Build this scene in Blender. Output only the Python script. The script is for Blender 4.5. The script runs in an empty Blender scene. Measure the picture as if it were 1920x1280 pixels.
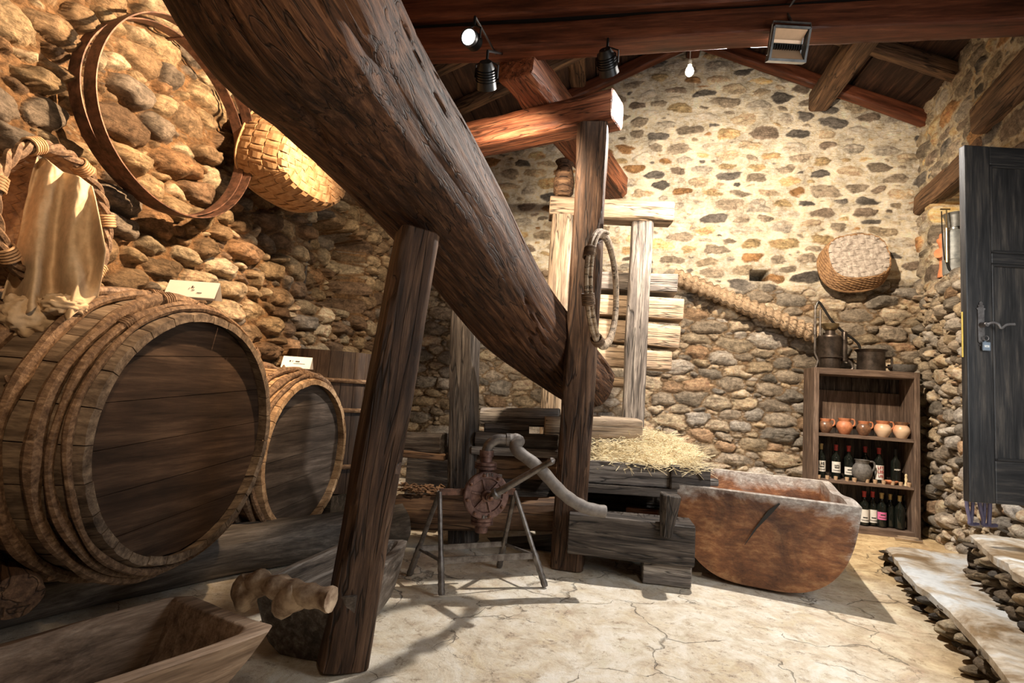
import bpy, math, random
import numpy as np
from mathutils import Vector, Matrix, Quaternion
C = bpy.context.scene
# ------------------------------------------------------------ camera
FPX = 1000.0
H = 1.05
YAW, PITCH, ROLL = math.radians(10.7), math.radians(5.5), math.radians(3.9)
_F = Vector((-math.sin(YAW)*math.cos(PITCH), math.cos(YAW)*math.cos(PITCH), math.sin(PITCH)))
_R0 = Vector((math.cos(YAW), math.sin(YAW), 0)); _U0 = _R0.cross(_F)
_R = _R0*math.cos(ROLL)+_U0*math.sin(ROLL); _U = _U0*math.cos(ROLL)-_R0*math.sin(ROLL)
CP = Vector((0, 0, H))
cam_d = bpy.data.cameras.new('camera'); cam = bpy.data.objects.new('camera', cam_d); C.collection.objects.link(cam)
cam_d.sensor_width = 36; cam_d.lens = 36*FPX/1920; cam_d.clip_start = .02
m = Matrix((_R, _U, -_F)).transposed().to_4x4(); m.translation = CP; cam.matrix_world = m
C.camera = cam
# ------------------------------------------------------------ exposure, world, lights
C.view_settings.view_transform = 'Standard'; C.view_settings.look = 'None'; C.view_settings.gamma = 1
C.view_settings.use_curve_mapping = False; C.view_settings.exposure = 0.0
w = bpy.data.worlds.new('world'); C.world = w; w.use_nodes = True
w.node_tree.nodes['Background'].inputs[0].default_value = (.55, .6, .7, 1); w.node_tree.nodes['Background'].inputs[1].default_value = .045
def ray(px, py): return _F+_R*((px-960)/FPX)-_U*((py-640)/FPX)
def W(px, py, z): return CP+ray(px, py)*z                      # photo direction at a depth in metres
def FL(px, py, zz=0.): d = ray(px, py); return CP+d*((zz-H)/d.z)
def PX(px, py, x): d = ray(px, py); return CP+d*(x/d.x)
def PY(px, py, y): d = ray(px, py); return CP+d*(y/d.y)
def light(name, kind, loc, energy, col, target=None, size=.05, angle=60, blend=.4, size_y=None):
    l = bpy.data.lights.new(name, kind); l.energy = energy; l.color = col
    if kind == 'AREA':
        l.size = size
        if size_y: l.shape = 'RECTANGLE'; l.size_y = size_y
    else: l.shadow_soft_size = size
    if kind == 'SPOT': l.spot_size = math.radians(angle); l.spot_blend = blend
    o = bpy.data.objects.new(name, l); C.collection.objects.link(o); o.location = loc
    if target is not None: o.rotation_euler = (Vector(target)-Vector(loc)).to_track_quat('-Z', 'Y').to_euler()
    return o
WARM = (1, .69, .42); WARMW = (1, .80, .58); NEUT = (1, .94, .87)
LAMP1 = W(878, 69, 2.85)
light('key_left_wall', 'SPOT', LAMP1+Vector((-.06, -.12, -.06)), 640, WARM, (-2.6, 2.3, 1.9), .03, 92, .6)
light('lamp_floor', 'SPOT', (.80, 3.9, 3.35), 560, NEUT, (.55, 2.4, 0), .03, 150, .5)
light('lamp_back', 'SPOT', (1.05, 3.65, 3.30), 540, WARMW, (1.3, 5.9, 2.3), .03, 125, .7)
light('lamp_press', 'SPOT', W(912, 178, 3.1), 260, WARMW, (-.9, 5.3, 1.4), .03, 112, .6)
light('bulb_light', 'POINT', W(1293, 134, 4.7), 100, WARM, size=.03)
light('door_daylight', 'AREA', (2.25, 1.7, 1.5), 56, (.92, .96, 1), (1.0, 3.2, .5), 1.1, size_y=1.9)
light('front_room_lamp', 'SPOT', (.9, -.7, 2.9), 55, WARMW, (.3, 4.0, .8), .12, 110, .8)
light('front_wall_lamp', 'SPOT', (.6, -.6, 2.7), 230, WARM, (-2.3, 1.5, 1.95), .05, 58, .8)
# ------------------------------------------------------------ noise
_rng = np.random.RandomState(7); _T = _rng.rand(64, 64, 64).astype(np.float32)
def vn(P):                                                       # value noise, P (...,3) -> 0..1
    P = np.asarray(P, dtype=np.float64); i = np.floor(P).astype(int); f_ = P-i; f_ = f_*f_*(3-2*f_); i &= 63; j = (i+1) & 63
    x0, y0, z0 = i[..., 0], i[..., 1], i[..., 2]; x1, y1, z1 = j[..., 0], j[..., 1], j[..., 2]; a, b, c = f_[..., 0], f_[..., 1], f_[..., 2]
    l = lambda p, q, t: p+(q-p)*t
    return l(l(l(_T[x0, y0, z0], _T[x1, y0, z0], a), l(_T[x0, y1, z0], _T[x1, y1, z0], a), b), l(l(_T[x0, y0, z1], _T[x1, y0, z1], a), l(_T[x0, y1, z1], _T[x1, y1, z1], a), b), c)
def fbm(P, o=4):
    s = 0; a = .5; P = np.asarray(P, dtype=np.float64)
    for k in range(o): s = s+a*(vn(P+k*17.3)-.5); a *= .5; P = P*2.03
    return s
# ------------------------------------------------------------ materials
def mat(name): 
    m = bpy.data.materials.new(name); m.use_nodes = True; nt = m.node_tree; b = nt.nodes['Principled BSDF']; return m, nt, b
def N(nt, t, **k):
    n = nt.nodes.new(t)
    for a, v in k.items(): setattr(n, a, v)
    return n
def ramp(nt, fac, stops):
    r = N(nt, 'ShaderNodeValToRGB'); nt.links.new(fac, r.inputs[0]); e = r.color_ramp.elements
    while len(e) < len(stops): e.new(.5)
    for q, (p, c) in zip(e, stops): q.position = p; q.color = (c[0], c[1], c[2], 1)
    return r.outputs[0]
def noise(nt, vec, scale, detail=6, rough=.6, dist=0):
    n = N(nt, 'ShaderNodeTexNoise'); n.inputs['Scale'].default_value = scale; n.inputs['Detail'].default_value = detail
    n.inputs['Roughness'].default_value = rough; n.inputs['Distortion'].default_value = dist; nt.links.new(vec, n.inputs['Vector']); return n.outputs['Fac']
def mapping(nt, sc, coord='Object'):
    t = N(nt, 'ShaderNodeTexCoord'); mp = N(nt, 'ShaderNodeMapping'); mp.inputs['Scale'].default_value = sc; nt.links.new(t.outputs[coord], mp.inputs[0]); return mp.outputs[0]
def mix(nt, fac, a, b, mode='MIX'):
    x = N(nt, 'ShaderNodeMix', data_type='RGBA', blend_type=mode)
    for s, v in ((0, fac), (6, a), (7, b)):
        if isinstance(v, (int, float)): x.inputs[s].default_value = v
        elif isinstance(v, tuple): x.inputs[s].default_value = (*v, 1)
        else: nt.links.new(v, x.inputs[s])
    return x.outputs[2]
def bump(nt, b, h, strength=.5, dist=.01, prev=None):
    n = N(nt, 'ShaderNodeBump'); n.inputs['Strength'].default_value = strength; n.inputs['Distance'].default_value = dist; nt.links.new(h, n.inputs['Height'])
    if prev: nt.links.new(prev, n.inputs['Normal'])
    nt.links.new(n.outputs[0], b.inputs['Normal']); return n.outputs[0]
def wood(name, dark, mid, light_, grain=1.0, rough=.75, bs=.6, stain=.5, spec=.3, cracks=True):
    m, nt, b = mat(name); v = mapping(nt, (1.2*grain, 14*grain, 14*grain))
    g = noise(nt, v, 2.2, 8, .68, .35); v2 = mapping(nt, (1, 1, 1)); big = noise(nt, v2, 2.3, 4, .6, .2); v3 = mapping(nt, (3, 60, 60)); fine = noise(nt, v3, 2, 4, .7)
    c = ramp(nt, g, [(.30, dark), (.50, mid), (.70, light_)])
    c = mix(nt, stain, c, ramp(nt, big, [(.32, tuple(x*.42 for x in dark)), (.5, mid), (.68, light_)]), 'SOFT_LIGHT')
    c = mix(nt, .5, c, ramp(nt, fine, [(.3, (.25, .25, .25)), (.7, (.8, .8, .8))]), 'OVERLAY')
    if cracks:
        v4 = mapping(nt, (.8*grain, 9*grain, 9*grain)); cr = noise(nt, v4, 1.7, 3, .5, .6)
        ck = ramp(nt, cr, [(.475, (1, 1, 1)), (.497, (0, 0, 0)), (.503, (0, 0, 0)), (.525, (1, 1, 1))])
        c = mix(nt, .75, c, ck, 'MULTIPLY')
        p = bump(nt, b, ck, .6, .006); p = bump(nt, b, g, bs, .006, p); bump(nt, b, fine, bs*.5, .0025, p)
    else:
        p = bump(nt, b, g, bs, .006); bump(nt, b, fine, bs*.5, .0025, p)
    nt.links.new(c, b.inputs['Base Color']); b.inputs['Roughness'].default_value = rough; b.inputs['Specular IOR Level'].default_value = spec
    return m
def plain(name, col, rough=.6, metal=0., var=.25, sc=14, bs=.15, col2=None, coord='Object', detail=5):
    m, nt, b = mat(name); v = mapping(nt, (1, 1, 1), coord); g = noise(nt, v, sc, detail, .65)
    c2 = col2 or tuple(x*(1-var) for x in col)
    nt.links.new(ramp(nt, g, [(.35, c2), (.62, col)]), b.inputs['Base Color']); b.inputs['Roughness'].default_value = rough; b.inputs['Metallic'].default_value = metal
    if bs: bump(nt, b, g, bs, .004)
    return m
def stone_mat(name, bs=.7):
    m, nt, b = mat(name); a = N(nt, 'ShaderNodeAttribute'); a.attribute_name = 'Col'
    v = mapping(nt, (1, 1, 1)); n1 = noise(nt, v, 22, 12, .78, .6); n2 = noise(nt, mapping(nt, (1, 1, 3.2)), 20, 6, .7, .9); n3 = noise(nt, v, 110, 4, .7)
    c = mix(nt, .75, a.outputs['Color'], ramp(nt, n1, [(.32, (.05, .05, .05)), (.68, (.92, .92, .92))]), 'OVERLAY')
    c = mix(nt, .45, c, ramp(nt, n2, [(.38, (.2, .19, .18)), (.6, (.7, .7, .7))]), 'OVERLAY')
    nt.links.new(c, b.inputs['Base Color']); b.inputs['Roughness'].default_value = .85; b.inputs['Specular IOR Level'].default_value = .25
    p = bump(nt, b, n1, bs, .03); p = bump(nt, b, n2, bs*1.2, .02, p); bump(nt, b, n3, bs*.5, .004, p)
    return m
M = {}
M['log'] = wood('log_wood', (.026, .012, .006), (.105, .052, .026), (.27, .155, .085), 1.5, .7, 1.0, .55)
M['post'] = wood('dark_post_wood', (.028, .016, .010), (.11, .066, .040), (.27, .18, .12), 1, .65, .9, .6)
M['redwood'] = wood('red_beam_wood', (.06, .02, .010), (.22, .09, .045), (.42, .22, .12), 1, .6, .7, .5)
M['pale'] = wood('pale_timber', (.17, .12, .085), (.38, .295, .21), (.58, .475, .36), 1, .8, .7, .4)
M['greywood'] = wood('grey_timber', (.07, .06, .055), (.20, .175, .155), (.46, .42, .37), 1, .7, .9, .5)
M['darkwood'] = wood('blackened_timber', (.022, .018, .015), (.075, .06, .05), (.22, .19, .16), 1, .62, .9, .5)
M['roof'] = wood('roof_wood', (.02, .010, .007), (.065, .034, .022), (.16, .085, .05), .8, .7, .5, .5, cracks=False)
M['rafter'] = wood('rafter_wood', (.05, .03, .018), (.16, .10, .062), (.34, .23, .14), .8, .7, .6, .5)
M['tie'] = wood('tie_beam_wood', (.03, .010, .005), (.13, .045, .022), (.26, .10, .05), .6, .5, .4, .4, cracks=False)
M['stave'] = wood('barrel_stave_wood', (.06, .044, .032), (.21, .165, .125), (.40, .33, .25), .8, .7, .5, .6, cracks=False)
M['stavepale'] = wood('pale_stave_wood', (.16, .105, .06), (.38, .27, .17), (.60, .46, .31), .8, .75, .5, .5, cracks=False)
M['head'] = wood('barrel_head_wood', (.030, .020, .014), (.095, .066, .048), (.20, .15, .112), .5, .55, .3, .8, cracks=False)
M['headgrey'] = wood('small_head_wood', (.04, .033, .028), (.12, .10, .085), (.27, .235, .205), .5, .55, .3, .8, cracks=False)
M['branch'] = wood('hoop_branch_bark', (.07, .042, .026), (.21, .14, .088), (.41, .30, .20), 1.5, .7, .8, .5, cracks=False)
M['trough'] = wood('worn_trough_wood', (.12, .085, .06), (.32, .245, .185), (.55, .45, .36), .8, .7, .6, .6, cracks=False)
M['troughorange'] = wood('orange_trough_wood', (.05, .018, .006), (.30, .12, .04), (.58, .33, .15), .6, .55, .5, .8, cracks=False)
M['shelf'] = wood('shelf_wood', (.06, .042, .033), (.17, .125, .098), (.33, .26, .21), 1, .7, .5, .5, cracks=False)
M['door'] = wood('dark_door_wood', (.016, .015, .014), (.046, .042, .039), (.13, .11, .09), .9, .45, .35, .6, cracks=False)
M['iron'] = plain('rusty_iron', (.20, .10, .065), .55, .5, .5, 22, .4, (.055, .03, .022))
M['steel'] = plain('worn_steel', (.22, .20, .185), .42, .7, .5, 18, .3, (.085, .07, .062))
M['darkmetal'] = plain('dark_copper', (.13, .105, .09), .38, .75, .5, 12, .2, (.045, .036, .03))
M['brass'] = plain('aged_brass', (.36, .28, .16), .35, .9, .4, 12, .1)
M['pumpiron'] = plain('cast_iron_red_brown', (.20, .115, .092), .45, .5, .5, 30, .5, (.07, .036, .03))
M['black'] = plain('black_lamp_metal', (.012, .012, .012), .4, .2, .2, 10, 0)
M['galv'] = plain('galvanised_metal', (.50, .54, .56), .45, .6, .5, 9, .2, (.24, .27, .29))
M['galvdark'] = plain('tarnished_zinc_metal', (.3, .32, .33), .4, .7, .5, 9, .2)
M['terra'] = plain('terracotta', (.62, .25, .12), .5, 0, .3, 16, .1, (.42, .15, .07))
M['orangepaint'] = plain('faded_orange_paint', (.78, .30, .14), .6, 0, .3, 12, .2, (.55, .19, .09))
M['brownglaze'] = plain('brown_glaze', (.26, .13, .07), .3, 0, .5, 18, .1, (.10, .055, .035))
M['creamglaze'] = plain('cream_glaze', (.75, .55, .38), .35, 0, .3, 5, .05, (.62, .27, .13), detail=1)
M['greyclay'] = plain('dark_grey_clay', (.15, .14, .13), .65, 0, .5, 40, .3)
M['cloth'] = plain('tan_cloth', (.62, .46, .29), .95, 0, .22, 30, .2)
M['paper'] = plain('white_paper', (.86, .83, .76), .8, 0, .05, 10, 0)
M['ink'] = plain('dark_ink', (.05, .045, .04), .8, 0, 0, 10, 0)
M['wicker'] = plain('honey_wicker', (.50, .32, .17), .7, 0, .45, 28, .4, (.34, .18, .075))
M['wickergrey'] = plain('grey_wicker', (.50, .45, .40), .8, 0, .45, 30, .4, (.25, .21, .18))
M['wickerbrown'] = plain('brown_wicker', (.36, .21, .10), .75, 0, .5, 28, .4, (.16, .085, .04))
M['straw'] = plain('pale_straw', (.80, .66, .40), .8, 0, .35, 40, 0)
M['cork'] = plain('cork', (.55, .38, .24), .9, 0, .35, 60, .3)
M['hose'] = plain('grey_rubber_hose', (.20, .175, .15), .6, 0, .4, 20, .2, (.12, .10, .09))
M['purplehose'] = plain('purple_grey_hose', (.19, .17, .27), .45, 0, .3, 10, .1)
M['bark'] = plain('bark_debris', (.30, .17, .09), .95, 0, .6, 40, .6, (.08, .045, .025))
M['skid'] = wood('grey_skid_wood', (.055, .048, .042), (.17, .15, .13), (.34, .305, .27), .9, .65, .8, .6, cracks=False)
M['darkplain'] = wood('dugout_wood', (.04, .033, .028), (.15, .125, .105), (.36, .33, .30), 1, .5, .9, .6, cracks=False)
M['gnarl'] = plain('gnarled_dry_wood', (.52, .40, .28), .85, 0, .5, 16, .9, (.16, .095, .055))
M['red'] = plain('red_capsule', (.40, .045, .045), .4, 0, .2, 10, 0)
M['gold'] = plain('gold_capsule', (.42, .32, .14), .4, .3, .2, 10, 0)
M['label'] = plain('cream_label', (.74, .72, .66), .7, 0, .1, 20, 0)
M['labelpink'] = plain('pink_label', (.72, .16, .36), .7, 0, .2, 20, 0)
M['labelred'] = plain('red_patterned_label', (.62, .42, .38), .7, 0, .2, 60, 0, (.45, .10, .09))
M['end'] = wood('end_grain', (.16, .05, .02), (.42, .19, .085), (.62, .34, .17), 3, .7, .6, .5)
M['slate'] = plain('cobalt_steel', (.30, .36, .42), .35, .6, .2, 10, 0)
m_, nt_, b_ = mat('bottle_glass'); b_.inputs['Base Color'].default_value = (.008, .010, .008, 1); b_.inputs['Roughness'].default_value = .08; M['glass'] = m_
def emit(name, col, s):
    m, nt, b = mat(name); b.inputs['Base Color'].default_value = (*col, 1); b.inputs['Emission Color'].default_value = (*col, 1); b.inputs['Emission Strength'].default_value = s; return m
M['lens'] = emit('lit_lamp_lens', (1, .97, .92), 14); M['bulb'] = emit('lit_bulb_glass', (1, .80, .52), 30)
M['reflector'] = plain('floodlight_reflector', (.72, .48, .30), .35, .3, .2, 8, 0)
M['wall'] = stone_mat('rubble_masonry'); M['step'] = stone_mat('step_masonry', .9)
def floor_mat():
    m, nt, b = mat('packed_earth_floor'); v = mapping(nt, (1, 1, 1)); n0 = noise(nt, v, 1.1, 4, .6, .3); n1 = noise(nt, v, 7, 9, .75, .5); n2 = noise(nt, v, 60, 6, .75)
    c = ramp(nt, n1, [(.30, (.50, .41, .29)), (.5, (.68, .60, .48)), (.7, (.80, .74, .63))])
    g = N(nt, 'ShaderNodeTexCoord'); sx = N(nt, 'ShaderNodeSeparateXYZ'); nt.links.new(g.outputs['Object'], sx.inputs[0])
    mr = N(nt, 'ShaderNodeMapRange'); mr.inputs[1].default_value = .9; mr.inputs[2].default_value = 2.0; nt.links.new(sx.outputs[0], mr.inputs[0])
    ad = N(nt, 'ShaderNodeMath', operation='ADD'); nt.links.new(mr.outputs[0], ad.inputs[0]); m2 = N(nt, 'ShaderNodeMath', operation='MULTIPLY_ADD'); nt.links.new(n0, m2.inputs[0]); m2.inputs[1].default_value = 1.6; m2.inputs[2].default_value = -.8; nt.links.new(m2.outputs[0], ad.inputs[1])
    c = mix(nt, ramp(nt, ad.outputs[0], [(.25, (0, 0, 0)), (.9, (.8, .8, .8))]), c, ramp(nt, n1, [(.3, (.30, .18, .06)), (.7, (.62, .44, .20))]))  # ochre towards the right: soil tone plus warm light put into the colour
    wv = N(nt, 'ShaderNodeMix', data_type='VECTOR'); wv.inputs[0].default_value = .3
    nn = N(nt, 'ShaderNodeTexNoise'); nn.inputs['Scale'].default_value = 3.5; nn.inputs['Detail'].default_value = 7; nt.links.new(v, nn.inputs['Vector'])
    nt.links.new(v, wv.inputs[4]); nt.links.new(nn.outputs['Color'], wv.inputs[5])
    vo = N(nt, 'ShaderNodeTexVoronoi', feature='DISTANCE_TO_EDGE'); vo.inputs['Scale'].default_value = 3.1; nt.links.new(wv.outputs[1], vo.inputs['Vector'])
    wd = N(nt, 'ShaderNodeMath', operation='DIVIDE'); nt.links.new(vo.outputs[0], wd.inputs[0]); nt.links.new(ramp(nt, noise(nt, v, 2.2, 3, .6), [(.47, (.03, .03, .03)), (.66, (1, 1, 1))]), wd.inputs[1])
    ck = ramp(nt, wd.outputs[0], [(.006, (0, 0, 0)), (.032, (1, 1, 1))])
    c = mix(nt, .42, c, ck, 'MULTIPLY'); sp = ramp(nt, noise(nt, v, 17, 8, .85), [(.36, (.30, .22, .15)), (.46, (1, 1, 1))]); c = mix(nt, .7, c, sp, 'MULTIPLY'); c = mix(nt, .5, c, ramp(nt, noise(nt, v, 3.2, 10, .8, .8), [(.38, (.25, .22, .19)), (.6, (.74, .74, .74))]), 'OVERLAY')
    nt.links.new(c, b.inputs['Base Color']); b.inputs['Roughness'].default_value = .8; b.inputs['Specular IOR Level'].default_value = .3
    p = bump(nt, b, ck, .8, .012); p = bump(nt, b, n1, .6, .02, p); bump(nt, b, n2, .6, .006, p); return m
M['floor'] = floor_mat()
def slab_mat():
    m, nt, b = mat('step_slab'); v = mapping(nt, (1, 1, 1)); n0 = noise(nt, v, 2.6, 7, .65, .5); n1 = noise(nt, v, 22, 8, .7)
    c = ramp(nt, n0, [(.40, (.20, .13, .065)), (.50, (.44, .37, .28)), (.6, (.58, .59, .58))])
    c = mix(nt, .4, c, ramp(nt, n1, [(.3, (.2, .2, .2)), (.7, (.8, .8, .8))]), 'OVERLAY')
    nt.links.new(c, b.inputs['Base Color']); b.inputs['Roughness'].default_value = .45; p = bump(nt, b, n0, .5, .03); bump(nt, b, n1, .5, .006, p); return m
M['slab'] = slab_mat()
# ------------------------------------------------------------ mesh tools
def frame(p, x, up=(0, 0, 1)):
    x = Vector(x).normalized(); up = Vector(up); y = up.cross(x)
    if y.length < 1e-4: y = Vector((0, 1, 0)).cross(x)
    y.normalize(); z = x.cross(y); M4 = Matrix((x, y, z)).transposed().to_4x4(); M4.translation = Vector(p); return M4
class MB:
    def __init__(s): s.v = []; s.f = []
    def add(s, V, F):
        o = len(s.v); s.v += [tuple(p) for p in V]; s.f += [tuple(i+o for i in q) for q in F]; return s
    def tf(s, M4): s.v = [tuple(M4 @ Vector(p)) for p in s.v]; return s
    def box(s, c, d, M4=None, bev=0):
        x, y, z = d[0]/2, d[1]/2, d[2]/2
        V = [Vector((c[0]+a*x, c[1]+b*y, c[2]+e*z)) for a in (-1, 1) for b in (-1, 1) for e in (-1, 1)]
        if M4: V = [M4 @ p for p in V]
        return s.add(V, [(0, 1, 3, 2), (4, 6, 7, 5), (0, 4, 5, 1), (2, 3, 7, 6), (0, 2, 6, 4), (1, 5, 7, 3)])
    def grid(s, P, cu=False, cv=False):                            # P[i][j]
        n, k = len(P), len(P[0]); V = [p for r in P for p in r]; F = []
        for i in range(n if cu else n-1):
            for j in range(k if cv else k-1):
                a, b = i*k+j, i*k+(j+1) % k; c, d = ((i+1) % n)*k+(j+1) % k, ((i+1) % n)*k+j; F.append((a, b, c, d))
        return s.add(V, F)
    def tube(s, pts, r, n=8, caps=True, closed=False, flat=1., up=None, seed=None, rough=0):
        pts = [Vector(p) for p in pts]; K = len(pts); rr = r if isinstance(r, (list, tuple)) else [r]*K; rows = []
        prev = Vector(up) if up is not None else None
        for i, p in enumerate(pts):
            a = pts[(i-1) % K] if (closed or i > 0) else p; b = pts[(i+1) % K] if (closed or i < K-1) else p
            t = (b-a).normalized(); q = prev or (Vector((0, 0, 1)) if abs(t.z) < .9 else Vector((1, 0, 0)))
            x = (q-t*q.dot(t)); x = x.normalized() if x.length > 1e-6 else t.orthogonal().normalized(); y = t.cross(x)
            if up is None: prev = x
            rad = rr[i]; row = []
            for j in range(n):
                an = 2*math.pi*j/n; k = 1
                if seed is not None: k = 1+rough*(float(vn(np.array([i*.35+seed, j*.8 if j < n/2 else (n-j)*.8, seed*3.1])))-.5)*2
                row.append(p+x*(math.cos(an)*rad*k)+y*(math.sin(an)*rad*flat*k))
            rows.append(row)
        s.grid(rows, closed, True)
        if caps and not closed:
            o = len(s.v); s.v += [tuple(pts[0]), tuple(pts[-1])]; b0 = o-K*n
            for j in range(n): s.f.append((o, b0+(j+1) % n, b0+j)); s.f.append((o+1, b0+(K-1)*n+j, b0+(K-1)*n+(j+1) % n))
        return s
    def lathe(s, prof, M4=None, n=24):                             # prof [(r,z)], axis z
        rows = [[Vector((r*math.cos(2*math.pi*j/n), r*math.sin(2*math.pi*j/n), z)) for j in range(n)] for r, z in prof]
        if M4: rows = [[M4 @ p for p in r] for r in rows]
        return s.grid(rows, False, True)
    def build(s, name, m, parent=None, fr=None, smooth=True, sharp=35):
        fr = fr or Matrix.Translation(Vector(np.mean(np.array(s.v), axis=0))); inv = fr.inverted()
        me = bpy.data.meshes.new(name); me.from_pydata([tuple(inv @ Vector(p)) for p in s.v], [], s.f); me.validate()
        me.materials.append(M[m] if isinstance(m, str) else m)
        if smooth:
            me.polygons.foreach_set('use_smooth', [True]*len(me.polygons))
            me.set_sharp_from_angle(angle=math.radians(sharp))
        o = bpy.data.objects.new(name, me); C.collection.objects.link(o)
        if parent: o.parent = parent; o.matrix_basis = wm(parent).inverted() @ fr
        else: o.matrix_basis = fr
        return o
def wm(o): return (wm(o.parent) @ o.matrix_basis) if o.parent else o.matrix_basis.copy()
def tag(o, label=None, cat=None, group=None, kind=None):
    if label: o['label'] = label
    if cat: o['category'] = cat
    if group: o['group'] = group
    if kind: o['kind'] = kind
    return o
def thing(name, loc, label, cat, group=None):
    o = bpy.data.objects.new(name, None); o.empty_display_size = .05; C.collection.objects.link(o); o.location = Vector(loc); o.matrix_basis = Matrix.Translation(Vector(loc)); return tag(o, label, cat, group)
def timber_mb(L, w_, h_, seed=0, rough=.006, rnd=.16, nx=None, bow=0, taper=1., chip=.02):
    nx = nx or max(8, int(L/.045)); rr = rnd*min(w_, h_); per = []
    for cx, cy, a0 in ((1, 1, 0), (-1, 1, 90), (-1, -1, 180), (1, -1, 270)):
        for k in range(3):
            a = math.radians(a0+k*45); per.append((cx*(w_/2-rr)+rr*math.cos(a), cy*(h_/2-rr)+rr*math.sin(a), math.cos(a), math.sin(a)))
    q = []
    for i in range(len(per)):
        a, b = per[i], per[(i+1) % len(per)]; q.append(a); d = math.hypot(a[0]-b[0], a[1]-b[1]); kk = max(0, min(6, int(d/.03)))
        for k in range(1, kk+1): t = k/(kk+1); q.append(tuple(a[e]+(b[e]-a[e])*t for e in range(4)))
    q = np.array(q); n = len(q); xs = np.linspace(0, L, nx); X = np.repeat(xs[:, None], n, 1); Y = np.tile(q[:, 0], (nx, 1)); Z = np.tile(q[:, 1], (nx, 1))
    tp = 1+(taper-1)*X/L; P = np.stack([X*1.6+seed*3.7, Y*14+seed, Z*14], -1); d = fbm(P, 4)*rough*3
    P2 = np.stack([X*2.2+seed, Y*3+9, Z*3], -1); d += fbm(P2, 2)*rough*2.4; crn = np.tile((np.abs(q[:, 2]*q[:, 3]) > .3).astype(float), (nx, 1))
    P3 = np.stack([X*9+seed, Y*6, Z*6+3], -1); d -= crn*np.clip(vn(P3)-.55, 0, 1)*chip*2
    wx = fbm(np.stack([X*.9+seed*5, X*0, X*0], -1), 2)*.03*min(1, L); wz = fbm(np.stack([X*.9+seed*5, X*0+7, X*0], -1), 2)*.03*min(1, L)+bow*np.sin(np.pi*X/L)
    V = np.stack([X, Y*tp+d*q[None, :, 2]+wx, Z*tp+d*q[None, :, 3]+wz], -1)
    mb = MB(); mb.grid([[tuple(p) for p in r] for r in V.tolist()], False, True)
    for e, row, sg in ((0, 0, -1), (nx-1, nx-1, 1)):
        o = len(mb.v); c = V[row].mean(0); ring = V[row]; r2 = c+(ring-c)*.93; r2[:, 0] += sg*.006; r3 = c+(ring-c)*.5; r3[:, 0] += sg*.005
        mb.v += [tuple(p) for p in r2.tolist()]+[tuple(p) for p in r3.tolist()]+[tuple((c+np.array([sg*.004, 0, 0])).tolist())]
        b0 = row*n
        for j in range(n):
            k = (j+1) % n
            fs = [(b0+j, b0+k, o+k, o+j), (o+j, o+k, o+n+k, o+n+j), (o+n+j, o+n+k, o+2*n)]
            mb.f += fs if sg < 0 else [tuple(reversed(x)) for x in fs]
    return mb
def fixn(o):
    import bmesh
    bm = bmesh.new(); bm.from_mesh(o.data); bmesh.ops.recalc_face_normals(bm, faces=bm.faces); bm.to_mesh(o.data); bm.free(); return o
_seed = [0]
def timber(name, p0, p1, w_, h_, m, parent=None, up=(0, 0, 1), label=None, cat=None, group=None, **k):
    _seed[0] += 1; p0, p1 = Vector(p0), Vector(p1); L = (p1-p0).length; fr = frame(p0, p1-p0, up)
    mb = timber_mb(L, w_, h_, _seed[0], **k); mb.tf(fr); o = mb.build(name, m, parent, fr); fixn(o)
    if label: tag(o, label, cat, group)
    return o
def circle(c, e1, e2, R, n=64, a0=0, a1=2*math.pi, closed=True):
    c, e1, e2 = Vector(c), Vector(e1), Vector(e2); k = n if closed else n-1
    return [c+e1*(R*math.cos(a0+(a1-a0)*i/k))+e2*(R*math.sin(a0+(a1-a0)*i/k)) for i in range(n)]
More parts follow.
